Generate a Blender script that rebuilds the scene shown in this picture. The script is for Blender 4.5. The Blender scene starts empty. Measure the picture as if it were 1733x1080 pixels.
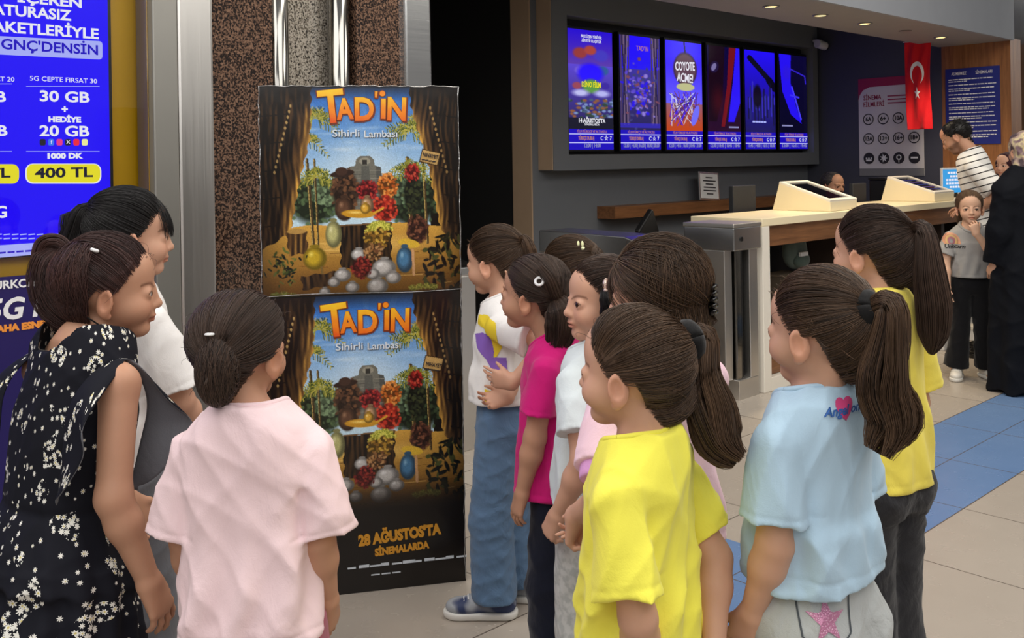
import bpy, math, random
import numpy as np
from mathutils import Vector, Matrix
from mathutils.bvhtree import BVHTree

# ------------------------------------------------------------------ camera, world, lights, exposure
S = bpy.context.scene
COL = S.collection
F, PX, PY, CAMH, ROLL = 1630.0, 866.5, 275.0, 1.48, math.radians(0.9)
cr, sr = math.cos(ROLL), math.sin(ROLL)
cd = bpy.data.cameras.new('camera')
cam = bpy.data.objects.new('camera', cd); COL.objects.link(cam)
cd.sensor_width = 36.0; cd.lens = 36.0 * F / 1733.0
cd.shift_y = -(540.0 - PY) / 1733.0
cd.clip_start = 0.05; cd.clip_end = 60
cam.matrix_world = Matrix(((cr, sr, 0, 0), (0, 0, -1, 0), (-sr, cr, 0, CAMH), (0, 0, 0, 1)))
S.camera = cam
S.view_settings.view_transform = 'Standard'; S.view_settings.look = 'None'
S.view_settings.gamma = 1.0; S.view_settings.use_curve_mapping = False
S.view_settings.exposure = 0.0

wd = bpy.data.worlds.new('mall_ambience'); S.world = wd; wd.use_nodes = True
wn, wl = wd.node_tree.nodes, wd.node_tree.links
wn.clear()
w_out = wn.new('ShaderNodeOutputWorld'); w_bg = wn.new('ShaderNodeBackground')
w_tc = wn.new('ShaderNodeTexCoord'); w_sep = wn.new('ShaderNodeSeparateXYZ'); w_rmp = wn.new('ShaderNodeValToRGB')
w_map = wn.new('ShaderNodeMapRange'); w_map.inputs[1].default_value = -1; w_map.inputs[2].default_value = 1
wl.new(w_tc.outputs['Generated'], w_sep.inputs[0]); wl.new(w_sep.outputs[2], w_map.inputs[0]); wl.new(w_map.outputs[0], w_rmp.inputs[0])
w_rmp.color_ramp.elements[0].position = 0.35; w_rmp.color_ramp.elements[0].color = (.30, .27, .24, 1)
w_rmp.color_ramp.elements[1].position = 0.85; w_rmp.color_ramp.elements[1].color = (.80, .80, .80, 1)
wl.new(w_rmp.outputs[0], w_bg.inputs[0]); wl.new(w_bg.outputs[0], w_out.inputs[0])
w_bg.inputs[1].default_value = 0.42

def lamp(name, kind, loc, energy, color=(1, 1, 1), size=1.0, size_y=None, aim=None, spot=1.2, blend=.6):
    l = bpy.data.lights.new(name, kind); l.energy = energy; l.color = color
    if kind == 'AREA':
        l.size = size
        if size_y: l.shape = 'RECTANGLE'; l.size_y = size_y
    else:
        l.shadow_soft_size = size
    if kind == 'SPOT': l.spot_size = spot; l.spot_blend = blend
    o = bpy.data.objects.new(name, l); COL.objects.link(o); o.location = loc
    d = (Vector(aim) - Vector(loc)) if aim else Vector((0, 0, -1))
    o.rotation_euler = d.to_track_quat('-Z', 'Y').to_euler()
    return o
lamp('mall_light', 'AREA', (-1.6, 1.2, 3.9), 75, (1, .97, .93), 2.6, 2.6, aim=(-.5, 2.2, .6))
lamp('mall_light', 'AREA', (1.9, 1.6, 3.9), 80, (1, .96, .9), 2.6, 2.6, aim=(.8, 2.6, .6))
lamp('mall_light', 'AREA', (.2, -1.6, 3.2), 55, (1, .97, .94), 3.5, 2.0, aim=(.1, 2.4, .7))
lamp('mall_light', 'AREA', (3.6, 4.6, 3.9), 70, (1, .93, .82), 2.0, 2.0, aim=(3.2, 5.6, 0))
lamp('mall_light', 'AREA', (.1, 4.4, 3.4), 42, (1, .92, .8), 1.2, 1.2, aim=(.3, 5.0, 0))

# ------------------------------------------------------------------ places: image ray helpers and the tilted wall axes
def ray(px, py):
    dx, dy = px - PX, py - PY
    return np.array([(dx * cr - dy * sr) / F, 1.0, -(dx * sr + dy * cr) / F])
def at(px, py, Y):
    return np.array([0, 0, CAMH]) + ray(px, py) * Y
UX, UY = .7286, .6849
AX = math.atan2(UY, UX)
def W(u, v, z=0.0):
    return Vector((u * UX - v * UY, u * UY + v * UX, z))
def on_v(px, py, v):
    r = ray(px, py); t = v / (-r[0] * UY + r[1] * UX); q = r * t
    return q[0] * UX + q[1] * UY, q[2] + CAMH          # u, z on the plane v
def on_u(px, py, u):
    r = ray(px, py); t = u / (r[0] * UX + r[1] * UY); q = r * t
    return -q[0] * UY + q[1] * UX, q[2] + CAMH          # v, z on the plane u

# ------------------------------------------------------------------ materials
def s2l(c):
    c = np.asarray(c, float) / 255.0
    return tuple(np.where(c <= .04045, c / 12.92, ((c + .055) / 1.055) ** 2.4))
class NT:
    def __init__(s, name):
        s.m = bpy.data.materials.new(name); s.m.use_nodes = True
        s.n, s.l = s.m.node_tree.nodes, s.m.node_tree.links
        s.b = s.n['Principled BSDF']; s.out = s.n['Material Output']
    def node(s, t, **k):
        x = s.n.new(t)
        for a, v in k.items(): setattr(x, a, v)
        return x
    def put(s, sock, v):
        if hasattr(v, 'is_output'): s.l.new(v, sock)
        elif isinstance(v, (tuple, list)) and len(v) == 3 and sock.type == 'RGBA': sock.default_value = (*v, 1)
        else: sock.default_value = v
    def math(s, op, a, b=0.0, c=0.0):
        x = s.node('ShaderNodeMath', operation=op)
        for i, v in enumerate((a, b, c)): s.put(x.inputs[i], v)
        return x.outputs[0]
    def mix(s, f, a, b, mode='MIX'):
        x = s.node('ShaderNodeMix', data_type='RGBA', blend_type=mode)
        s.put(x.inputs[0], f); s.put(x.inputs[6], a); s.put(x.inputs[7], b)
        return x.outputs[2]
    def noise(s, scale, detail=3.0, vec=None, out=0, rough=.5):
        x = s.node('ShaderNodeTexNoise'); x.inputs['Scale'].default_value = scale; x.inputs['Detail'].default_value = detail
        x.inputs['Roughness'].default_value = rough
        if vec is None: vec = s.obj()
        s.l.new(vec, x.inputs['Vector']); return x.outputs[out]
    def obj(s):
        if not hasattr(s, '_tc'): s._tc = s.node('ShaderNodeTexCoord')
        return s._tc.outputs['Object']
    def scaled(s, v):
        x = s.node('ShaderNodeMapping'); x.inputs['Scale'].default_value = v; s.l.new(s.obj(), x.inputs[0]); return x.outputs[0]
    def attr(s, name, out='Color'):
        x = s.node('ShaderNodeAttribute', attribute_name=name); return x.outputs[out]
    def ramp(s, f, stops):
        x = s.node('ShaderNodeValToRGB'); s.l.new(f, x.inputs[0]); e = x.color_ramp.elements
        while len(e) < len(stops): e.new(.5)
        for i, (p, c) in enumerate(stops): e[i].position = p; e[i].color = (*c, 1)
        return x.outputs[0]
    def bump(s, h, strength=.3, dist=.002):
        x = s.node('ShaderNodeBump'); x.inputs['Strength'].default_value = strength; x.inputs['Distance'].default_value = dist
        s.l.new(h, x.inputs['Height']); s.l.new(x.outputs[0], s.b.inputs['Normal'])
    def set(s, **k):
        names = dict(color='Base Color', rough='Roughness', metal='Metallic', emit='Emission Color', es='Emission Strength',
                     spec='Specular IOR Level', sheen='Sheen Weight', sss='Subsurface Weight', coat='Coat Weight')
        for a, v in k.items(): s.put(s.b.inputs[names[a]], v)
        return s
def plain(name, col, rough=.5, metal=0.0, var=.06, nscale=6.0, spec=.5, bump=0.0, bscale=60.0):
    t = NT(name); c = s2l(col) if max(col) > 1 else tuple(col)
    n = t.noise(nscale, 4)
    t.set(color=t.mix(n, tuple(x * (1 - var) for x in c), tuple(min(1, x * (1 + var)) for x in c)), rough=rough, metal=metal, spec=spec)
    if bump: t.bump(t.noise(bscale, 3), bump)
    return t.m
def glow(name, col, strength=1.0):
    t = NT(name); c = s2l(col); n = t.noise(3, 1)
    t.set(color=(0, 0, 0), rough=.6, emit=t.mix(n, c, tuple(x * .97 for x in c)), es=strength, spec=.1); return t.m
def cloth(name, col, rough=.85, weave=420.0, sheen=.15, bump=.12):
    t = NT(name); c = s2l(col) if max(col) > 1 else tuple(col)
    n = t.noise(9, 3); f = t.noise(weave, 1)
    t.set(color=t.mix(n, tuple(x * .93 for x in c), tuple(min(1, x * 1.04) for x in c)), rough=rough, spec=.2, sheen=sheen)
    wr = t.node('ShaderNodeTexNoise'); wr.inputs['Scale'].default_value = 9; wr.inputs['Detail'].default_value = 5; wr.inputs['Distortion'].default_value = 1.6; t.l.new(t.scaled((1.3, 1.3, .7)), wr.inputs['Vector'])
    x = t.math('ADD', t.math('MULTIPLY', f, .06), t.math('MULTIPLY', wr.outputs[0], 1.0)); t.bump(x, bump * 3.2, .012); return t.m
def wood(name, a, b, axis=0, rough=.4):
    t = NT(name); sc = [14, 14, 14]; sc[axis] = .9
    v = t.scaled(tuple(sc)); n = t.noise(2.2, 6, v, rough=.65); n2 = t.noise(9, 3, v)
    f = t.math('ADD', t.math('MULTIPLY', n, .75), t.math('MULTIPLY', n2, .25))
    t.set(color=t.ramp(f, [(.3, s2l(a)), (.72, s2l(b))]), rough=rough); t.bump(n2, .08); return t.m
def steel(name, col=(.62, .62, .61), rough=.22, axis=2):
    t = NT(name); sc = [300, 300, 300]; sc[axis] = 2
    n = t.noise(1, 2, t.scaled(tuple(sc)))
    t.set(color=t.mix(t.noise(2.5, 2), col, tuple(x * .88 for x in col)), metal=1.0, rough=t.math('MULTIPLY_ADD', n, .12, rough)); t.bump(n, .03); return t.m

M = {}
M['chrome'] = steel('chrome', (.30, .29, .27), .05)
M['steel'] = steel('brushed_steel', (.74, .72, .69), .30)
M['steel_h'] = steel('brushed_steel_flat', (.66, .67, .68), .18, 0)
M['alu'] = plain('aluminium_frame', (150, 148, 142), .4, .55)
M['black'] = plain('black_plastic', (14, 14, 16), .35)
M['blackgloss'] = plain('black_glass', (8, 8, 10), .08)
M['darkwall'] = plain('dark_wall_paint', (13, 13, 15), .8)
M['greywall'] = plain('grey_wall_paint', (108, 112, 118), .6, var=.03)
M['navywall'] = plain('navy_wall_paint', (62, 64, 78), .65)
M['taupe'] = plain('taupe_paint', (176, 150, 124), .6)
M['soffit'] = plain('soffit_paint', (150, 146, 146), .6)
M['fascia'] = plain('fascia_paint', (146, 150, 158), .5)
M['white'] = plain('white_laminate', (236, 230, 218), .3, var=.02)
M['cream'] = plain('cream_laminate', (240, 226, 190), .35, var=.02)
M['oak'] = wood('oak_laminate', (92, 58, 34), (150, 102, 64), 0)
M['oakv'] = wood('oak_laminate_upright', (112, 70, 38), (172, 116, 68), 2)
M['paperwhite'] = plain('white_paper', (225, 225, 225), .6)
M['ink'] = plain('dark_ink', (35, 32, 36), .6)
M['yellowpanel'] = plain('yellow_panel', (225, 175, 10), .4)
M['purple'] = plain('dark_purple_vinyl', (36, 28, 92), .35)
M['white_text'] = plain('white_vinyl', (235, 235, 238), .5)
M['orange_text'] = plain('orange_vinyl', (240, 150, 60), .5)

# ------------------------------------------------------------------ mesh helpers
def link(name, me, mats, parent=None, mw=None):
    for m in (mats if isinstance(mats, (list, tuple)) else [mats]): me.materials.append(m)
    o = bpy.data.objects.new(name, me); COL.objects.link(o)
    if parent is not None: o.parent = parent
    if mw is not None: o.matrix_local = mw
    return o
def tag(o, label=None, cat=None, group=None, kind=None):
    for k, v in (('label', label), ('category', cat), ('group', group), ('kind', kind)):
        if v: o[k] = v
    return o
def thing(name, label, cat, loc, rz=0.0, group=None):
    o = bpy.data.objects.new(name, None); COL.objects.link(o); o.empty_display_size = .1
    o.location = loc; o.rotation_euler = (0, 0, rz); return tag(o, label, cat, group)
class MB:
    def __init__(s): s.v, s.f, s.mi, s.sm = [], [], [], []
    def add(s, vs, fs, mi=0, smooth=False):
        k = len(s.v); s.v += [tuple(map(float, v)) for v in vs]; s.f += [tuple(i + k for i in f) for f in fs]
        s.mi += [mi] * len(fs); s.sm += [smooth] * len(fs); return s
    def box(s, lo, hi, mi=0):
        x0, y0, z0 = lo; x1, y1, z1 = hi
        return s.add([(x0, y0, z0), (x1, y0, z0), (x1, y1, z0), (x0, y1, z0), (x0, y0, z1), (x1, y0, z1), (x1, y1, z1), (x0, y1, z1)],
                     [(0, 3, 2, 1), (4, 5, 6, 7), (0, 1, 5, 4), (1, 2, 6, 5), (2, 3, 7, 6), (3, 0, 4, 7)], mi)
    def prism(s, pts, axis, a, b, mi=0):
        """polygon pts in the two other axes, extruded along axis from a to b"""
        n = len(pts)
        def mk(p, t):
            q = list(p); q.insert(axis, t); return q
        fs = [tuple(range(n))[::-1], tuple(range(n, 2 * n))] + [(i, (i + 1) % n, n + (i + 1) % n, n + i) for i in range(n)]
        return s.add([mk(p, a) for p in pts] + [mk(p, b) for p in pts], fs, mi)
    def tube(s, pts, r, n=12, mi=0, cap=True):
        P = [Vector(p) for p in pts]; R = r if isinstance(r, (list, tuple)) else [r] * len(P); vs = []
        ref = None
        for i, p in enumerate(P):
            d = (P[min(i + 1, len(P) - 1)] - P[max(i - 1, 0)]).normalized()
            if ref is None: ref = d.orthogonal().normalized()
            ref = (ref - d * ref.dot(d)).normalized(); q = d.cross(ref)
            vs += [p + (ref * math.cos(6.28318 * k / n) + q * math.sin(6.28318 * k / n)) * R[i] for k in range(n)]
        fs = [(i * n + k, i * n + (k + 1) % n, (i + 1) * n + (k + 1) % n, (i + 1) * n + k) for i in range(len(P) - 1) for k in range(n)]
        s.add(vs, fs, mi, True)
        if cap:
            b = len(s.v) - len(vs); m = len(P) - 1
            s.f += [tuple(b + k for k in range(n))[::-1], tuple(b + m * n + k for k in range(n))]; s.mi += [mi, mi]; s.sm += [False, False]
        return s
    def ball(s, c, r, n=16, m=10, mi=0):
        r = (r, r, r) if not isinstance(r, (tuple, list)) else r
        vs = [(c[0], c[1], c[2] + r[2])]
        for j in range(1, m):
            t = math.pi * j / m
            vs += [(c[0] + r[0] * math.sin(t) * math.cos(6.28318 * k / n), c[1] + r[1] * math.sin(t) * math.sin(6.28318 * k / n), c[2] + r[2] * math.cos(t)) for k in range(n)]
        vs.append((c[0], c[1], c[2] - r[2])); L = len(vs) - 1
        fs = [(0, 1 + k, 1 + (k + 1) % n) for k in range(n)]
        for j in range(m - 2):
            fs += [(1 + j * n + k, 1 + (j + 1) * n + k, 1 + (j + 1) * n + (k + 1) % n, 1 + j * n + (k + 1) % n) for k in range(n)]
        fs += [(L, 1 + (m - 2) * n + (k + 1) % n, 1 + (m - 2) * n + k) for k in range(n)]
        return s.add(vs, fs, mi, True)
    def build(s, name, mats, parent=None, bevel=0.0, mw=None):
        me = bpy.data.meshes.new(name); me.from_pydata(s.v, [], s.f)
        me.polygons.foreach_set('material_index', s.mi); me.polygons.foreach_set('use_smooth', s.sm); me.update()
        o = link(name, me, mats, parent, mw)
        if bevel:
            b = o.modifiers.new('bevel', 'BEVEL'); b.width = bevel; b.segments = 2; b.limit_method = 'ANGLE'
        return o
def text_mesh(body, size, bold=0.0, ext=.0006, align='CENTER', shear=0.0, space=1.0):
    c = bpy.data.curves.new('lettering', 'FONT'); c.body = body; c.size = size; c.offset = bold; c.extrude = ext
    c.align_x = align; c.align_y = 'CENTER'; c.shear = shear; c.space_character = space; c.resolution_u = 3
    o = bpy.data.objects.new('lettering', c); COL.objects.link(o)
    dg = bpy.context.evaluated_depsgraph_get(); dg.update()
    me = bpy.data.meshes.new_from_object(o.evaluated_get(dg)); bpy.data.objects.remove(o); bpy.data.curves.remove(c); me.materials.clear()
    return me
def text(name, body, size, m, parent, mw, bold=0.0, width=None, **k):
    me = text_mesh(body, size, bold, **k)
    if width:
        xs = [v.co.x for v in me.vertices]; f = width / (max(xs) - min(xs))
        for v in me.vertices: v.co.x *= f
    return link(name, me, m, parent, mw)
def facing(x, z, y=0.0, rz=0.0):
    """text lying on a panel that looks along -y: text x -> x, text y -> z"""
    return Matrix.Translation((x, y, z)) @ Matrix.Rotation(math.pi / 2, 4, 'X') @ Matrix.Rotation(rz, 4, 'Z')

# ------------------------------------------------------------------ painted prints (a fine coloured grid)
class Pic:
    def __init__(s, x0, y0, x1, y1, nx, ny, base):
        s.nx, s.ny = nx, ny
        s.X, s.Y = np.meshgrid(np.linspace(x0, x1, nx), np.linspace(y0, y1, ny))
        s.C = np.ones((ny, nx, 3)) * np.array(base, float); s.rs = np.random.RandomState(5)
    def mixin(s, a, col):
        a = np.clip(a, 0, 1)[..., None]; s.C = s.C * (1 - a) + np.array(col, float) * a; return s
    def ell(s, cx, cy, rx, ry, col, rot=0.0, soft=.12, a=1.0):
        c, k = math.cos(rot), math.sin(rot); dx, dy = s.X - cx, s.Y - cy
        d = np.sqrt(((dx * c + dy * k) / rx) ** 2 + ((-dx * k + dy * c) / ry) ** 2)
        return s.mixin(np.clip((1 - d) / soft, 0, 1) * a, col)
    def poly(s, pts, col, a=1.0, wob=0.0):
        X, Y = s.X, s.Y
        if wob: X = X + wob * np.sin(Y / 9.0 + X / 23.0); Y = Y + wob * np.sin(X / 11.0)
        ins = np.zeros(X.shape, bool); n = len(pts)
        for i in range(n):
            (xa, ya), (xb, yb) = pts[i], pts[(i + 1) % n]
            if ya == yb: continue
            ins ^= ((ya > Y) != (yb > Y)) & (X < (xb - xa) * (Y - ya) / (yb - ya) + xa)
        return s.mixin(ins * a, col)
    def line(s, pts, w, col, a=1.0):
        for (xa, ya), (xb, yb) in zip(pts[:-1], pts[1:]):
            L = (xb - xa) ** 2 + (yb - ya) ** 2 + 1e-9
            t = np.clip(((s.X - xa) * (xb - xa) + (s.Y - ya) * (yb - ya)) / L, 0, 1)
            d = np.hypot(s.X - xa - t * (xb - xa), s.Y - ya - t * (yb - ya)); s.mixin((d < w / 2) * a, col)
        return s
    def grad(s, y0, y1, c0, c1, mask=None):
        t = np.clip((s.Y - y0) / (y1 - y0), 0, 1)[..., None]
        G = np.array(c0, float) * (1 - t) + np.array(c1, float) * t
        m = np.ones(s.X.shape) if mask is None else mask
        s.C = s.C * (1 - m[..., None]) + G * m[..., None]; return s
    def grain(s, amp, fx, fy, seed=0):
        r = np.random.RandomState(seed); n = np.zeros(s.X.shape)
        for i in range(6):
            a, b, p = r.uniform(.5, 1.8, 3)
            n += np.sin(s.X / fx * a + 2.2 * np.sin(s.Y / fy * b + p * 5) + p * 9)
        s.C = np.clip(s.C * (1 + amp * n[..., None] / 3), 0, 255); return s
    def panel(s, name, w, h, m, parent, mw):
        """grid mesh in its local XZ plane (x right, z up), looking along -y, lower-left corner at the origin"""
        nx, ny = s.nx, s.ny
        xs, zs = np.meshgrid(np.linspace(0, w, nx), np.linspace(h, 0, ny))
        v = np.stack([xs, np.zeros_like(xs), zs], -1).reshape(-1, 3)
        i = (np.arange(ny - 1)[:, None] * nx + np.arange(nx - 1)[None]).reshape(-1)
        q = np.stack([i, i + nx, i + nx + 1, i + 1], 1)
        me = fast_mesh(name, v, q); set_attr(me, 'col', np.concatenate([np.array(s2l(s.C)).reshape(-1, 3), np.ones((nx * ny, 1))], 1))
        return link(name, me, m, parent, mw)
def fast_mesh(name, v, q, smooth=True):
    me = bpy.data.meshes.new(name); n, k = q.shape
    me.vertices.add(len(v)); me.vertices.foreach_set('co', np.ascontiguousarray(v, np.float32).ravel())
    me.loops.add(n * k); me.loops.foreach_set('vertex_index', np.ascontiguousarray(q, np.int32).ravel())
    me.polygons.add(n); me.polygons.foreach_set('loop_start', np.arange(0, n * k, k, dtype=np.int32))
    me.polygons.foreach_set('use_smooth', np.full(n, smooth)); me.update(calc_edges=True); return me
def set_attr(me, name, arr):
    arr = np.ascontiguousarray(arr, np.float32)
    if arr.ndim == 1: a = me.attributes.new(name, 'FLOAT', 'POINT'); a.data.foreach_set('value', arr)
    elif arr.shape[1] == 4: a = me.attributes.new(name, 'FLOAT_COLOR', 'POINT'); a.data.foreach_set('color', arr.ravel())
    else: a = me.attributes.new(name, 'FLOAT_VECTOR', 'POINT'); a.data.foreach_set('vector', arr.ravel())
t = NT('printed_poster'); t.set(color=t.mix(t.noise(30, 2), t.attr('col'), t.mix(1.0, t.attr('col'), (.93, .93, .93), 'MULTIPLY')), rough=.22, spec=.45)
t.bump(t.noise(7, 2), .25, .006); M['print'] = t.m
t = NT('display_image'); t.set(color=(0, 0, 0), rough=.15, emit=t.attr('col'), es=1.0, spec=.3); M['display'] = t.m
t = NT('clear_glass')
gl = t.node('ShaderNodeBsdfGlossy'); gl.inputs['Roughness'].default_value = .02
tr = t.node('ShaderNodeBsdfTransparent'); mx = t.node('ShaderNodeMixShader'); fr = t.node('ShaderNodeFresnel'); fr.inputs[0].default_value = 1.42
t.l.new(t.math('MULTIPLY', fr.outputs[0], t.math('MULTIPLY_ADD', t.noise(2, 1), .1, .95)), mx.inputs[0]); t.l.new(tr.outputs[0], mx.inputs[1]); t.l.new(gl.outputs[0], mx.inputs[2]); t.l.new(mx.outputs[0], t.out.inputs[0])
M['glass'] = t.m

# ================================================================== THE SETTING
def struct(o): o['kind'] = 'structure'; return o
def sbox(name, lo, hi, m, bevel=0.0):
    """box in wall axes (u, v, z)"""
    b = ((lo[0] + hi[0]) / 2, (lo[1] + hi[1]) / 2, lo[2])
    o = MB().box([lo[i] - b[i] for i in range(3)], [hi[i] - b[i] for i in range(3)]).build(name, m, None, bevel)
    o.location = W(*b); o.rotation_euler = (0, 0, AX); return struct(o)

t = NT('floor_tiles')
sep = t.node('ShaderNodeSeparateXYZ'); t.l.new(t.obj(), sep.inputs[0]); u, v = sep.outputs[0], sep.outputs[1]
T = .625
gu = t.math('DIVIDE', t.math('SUBTRACT', u, 3.5), T); gv = t.math('DIVIDE', t.math('SUBTRACT', v, 1.66), T)
def edge(g):
    f = t.math('FRACT', g); return t.math('MINIMUM', f, t.math('SUBTRACT', 1.0, f))
line = t.math('LESS_THAN', t.math('MINIMUM', edge(gu), edge(gv)), .0042)
def between(x, a, b): return t.math('MULTIPLY', t.math('GREATER_THAN', x, a), t.math('LESS_THAN', x, b))
strip = t.math('MULTIPLY', between(v, 1.662, 2.283), t.math('GREATER_THAN', u, 3.5))
blk = t.math('MULTIPLY', between(v, 1.662, 2.283), between(u, 2.54, 3.165))
blue = t.math('MAXIMUM', strip, blk)
midl = t.math('MULTIPLY', blue, t.math('LESS_THAN', t.math('ABSOLUTE', t.math('SUBTRACT', v, 1.972)), .0022))
line = t.math('MAXIMUM', line, midl)
cmb = t.node('ShaderNodeCombineXYZ'); t.l.new(t.math('FLOOR', gu), cmb.inputs[0]); t.l.new(t.math('FLOOR', gv), cmb.inputs[1])
wn_ = t.node('ShaderNodeTexWhiteNoise', noise_dimensions='2D'); t.l.new(cmb.outputs[0], wn_.inputs['Vector'])
beige = t.mix(wn_.outputs[0], s2l((170, 159, 147)), s2l((184, 174, 162)))
beige = t.mix(t.math('MULTIPLY', t.noise(5, 5), .35), beige, s2l((150, 138, 126)))
bl = t.mix(t.noise(4, 4), s2l((98, 128, 172)), s2l((112, 140, 182)))
c = t.mix(blue, beige, bl); c = t.mix(line, c, s2l((92, 82, 74)))
t.set(color=c, rough=t.math('MULTIPLY_ADD', t.noise(14, 3), .12, .2), spec=.45)
fl = MB().box((-3.5, -3.5, -.1), (13, 9.5, 0)).build('floor', t.m); fl.rotation_euler = (0, 0, AX); struct(fl)

# granite and metal column between the shop and the cinema
t = NT('brown_granite')
n1 = t.noise(150, 2, rough=.6); n2 = t.noise(105, 2, t.scaled((1.1, 1.0, .8)))
c = t.ramp(n1, [(.42, s2l((36, 28, 24))), (.50, s2l((98, 74, 60))), (.62, s2l((128, 100, 82)))])
t.set(color=t.mix(t.math('GREATER_THAN', n2, .56), c, s2l((34, 27, 25))), rough=.1, spec=.5); M['granite'] = t.m
t = NT('pale_granite')
n1 = t.noise(140, 2, rough=.6); n2 = t.noise(110, 2, t.scaled((1.1, 1.0, .8)))
c = t.ramp(n1, [(.40, s2l((96, 88, 78))), (.52, s2l((168, 160, 148)))])
t.set(color=t.mix(t.math('GREATER_THAN', n2, .58), c, s2l((50, 46, 42))), rough=.08, spec=.5); M['granite2'] = t.m
SV = 3.61
UM = [on_v(x_, 120, SV - .04)[0] for x_ in (259, 303, 364)]
sbox('wall_column', (UM[2] + .003, SV, 0), (2.03, SV + .5, 3.2), M['granite'])
sbox('wall_column_center', (2.03, SV + .12, 0), (2.45, SV + .5, 3.2), M['granite2'])
sbox('wall_column_right', (2.45, SV, 0), (2.70, SV + .5, 3.2), M['granite'])
sbox('trim_1', (UM[1], SV - .03, 0), (UM[2], SV + .3, 3.2), M['steel'], .012)
sbox('trim_2', (2.70, SV - .03, 0), (2.855, SV + .5, 3.2), M['steel_h'], .012)
for i, uu in enumerate((2.083, 2.392)):
    o = MB().tube([(0, 0, 0), (0, 0, 3.2)], .05, 32).build('trim_%d' % (3 + i), M['chrome'])
    o.location = W(uu, SV + .055, 0); struct(o)
# shop front
sbox('trim_5', (UM[0], SV - .04, 0), (UM[1] - .003, SV + .12, 3.2), M['alu'], .006)
sbox('wall_left', (-1.5, SV + .14, 0), (UM[1], SV + .24, 3.2), M['yellowpanel'])
w1 = sbox('window_1', (-1.5, SV, 0), (UM[0] - .003, SV + .008, 3.2), M['glass'])
# far dark wall of the passage, back wall, end wall
sbox('wall_corridor', (2.0, 6.6, 0), (5.285, 6.75, 3.2), M['darkwall'])
sbox('trim_6', (2.856, SV + .1, 0), (2.875, SV + .6, 3.2), plain('dark_grey_edge', (66, 64, 64), .5))
sbox('wall_back', (5.285, 5.40, 0), (9.7, 5.55, 3.2), M['greywall'])
sbox('wall_back_end', (5.27, 5.39, 0), (5.285, 5.60, 3.2), M['taupe'])
sbox('wall_passage', (5.285, 5.60, 0), (5.30, 6.6, 3.2), M['darkwall'])
sbox('wall_right', (9.46, 3.95, 0), (9.6, 5.40, 3.2), M['navywall'])
sbox('wall_wood', (9.46, 3.32, 0), (9.72, 3.95, 2.56), M['oakv'])
sbox('trim_7', (9.9, 3.0, 0), (10.15, 3.5, 3.6), M['steel_h'], .02)
# screen box, a frame with an open recess
U0, U1, Z0, Z1, RU0, RU1, RZ0, RZ1 = 5.37, 9.42, 1.41, 2.95, 5.545, 9.32, 1.535, 2.64
fr = MB()
fr.box((U0, 5.24, Z0), (RU0, 5.40, Z1)); fr.box((RU1, 5.24, Z0), (U1, 5.40, Z1))
fr.box((RU0, 5.24, Z0), (RU1, 5.40, RZ0)); fr.box((RU0, 5.24, RZ1), (RU1, 5.40, Z1))
for k in range(len(fr.v)): fr.v[k] = (fr.v[k][0] - 7.4, fr.v[k][1] - 5.3, fr.v[k][2] - Z0)
o = fr.build('wall_back_surround', M['greywall']); o.location = W(7.4, 5.3, Z0); o.rotation_euler = (0, 0, AX); struct(o)
sbox('trim_8', (RU0, 5.38, RZ0), (RU1, 5.395, RZ1), plain('recess_black', (18, 18, 20), .5))
sbox('trim_9', (5.362, 5.245, 1.415), (5.369, 5.40, 2.95), M['taupe'])
# soffit with its fascia, dark ceiling behind it
sbox('ceiling_soffit', (2.9, 3.30, 2.535), (9.46, 3.97, 2.62), M['soffit'])
sbox('ceiling_fascia', (2.9, 3.27, 2.53), (9.42, 3.30, 3.4), M['fascia'])
sbox('ceiling', (2.9, 3.97, 3.1), (9.7, 6.6, 3.2), M['darkwall'])
# downlights in the soffit
warm = glow('warm_lamp', (255, 222, 150), 2.2)
for k, uu in enumerate((5.89, 6.56, 7.25, 8.66)):
    where = ('nearest the screens, first from the left', 'second from the left', 'third from the left', 'farthest right, just before the flag and wooden pillar')[k]
    d = thing('downlight', 'round warm recessed downlight in the soffit, ' + where, 'light', W(uu, 3.62, 2.535), AX, 'soffit downlights')
    a = [(math.cos(x * math.pi / 16), math.sin(x * math.pi / 16)) for x in range(32)]
    r = MB(); r.add([(c * .058, s * .058, 0) for c, s in a] + [(c * .058, s * .058, -.008) for c, s in a] + [(c * .045, s * .045, -.008) for c, s in a] + [(c * .045, s * .045, 0) for c, s in a],
                    [(j * 32 + i, j * 32 + (i + 1) % 32, j * 32 + 32 + (i + 1) % 32, j * 32 + 32 + i) for j in range(3) for i in range(32)], 0, True)
    r.build('trim_ring', M['alu'], d)
    MB().ball((0, 0, -.002), (.044, .044, .007), 24, 8).build('lamp_lens', warm, d)
    lamp('downlight_beam', 'SPOT', W(uu, 3.62, 2.50), 46, (1, .80, .52), .04, aim=W(uu, 3.66, 0), spot=1.9, blend=.8)
d = thing('downlight', 'unlit recessed downlight, dull, between the third lit one and the one by the flag', 'light', W(7.96, 3.62, 2.535), AX, 'soffit downlights')
MB().tube([(0, 0, 0), (0, 0, -.006)], .05, 24).build('lamp_lens', plain('unlit_lens', (120, 115, 112), .4), d)

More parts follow.
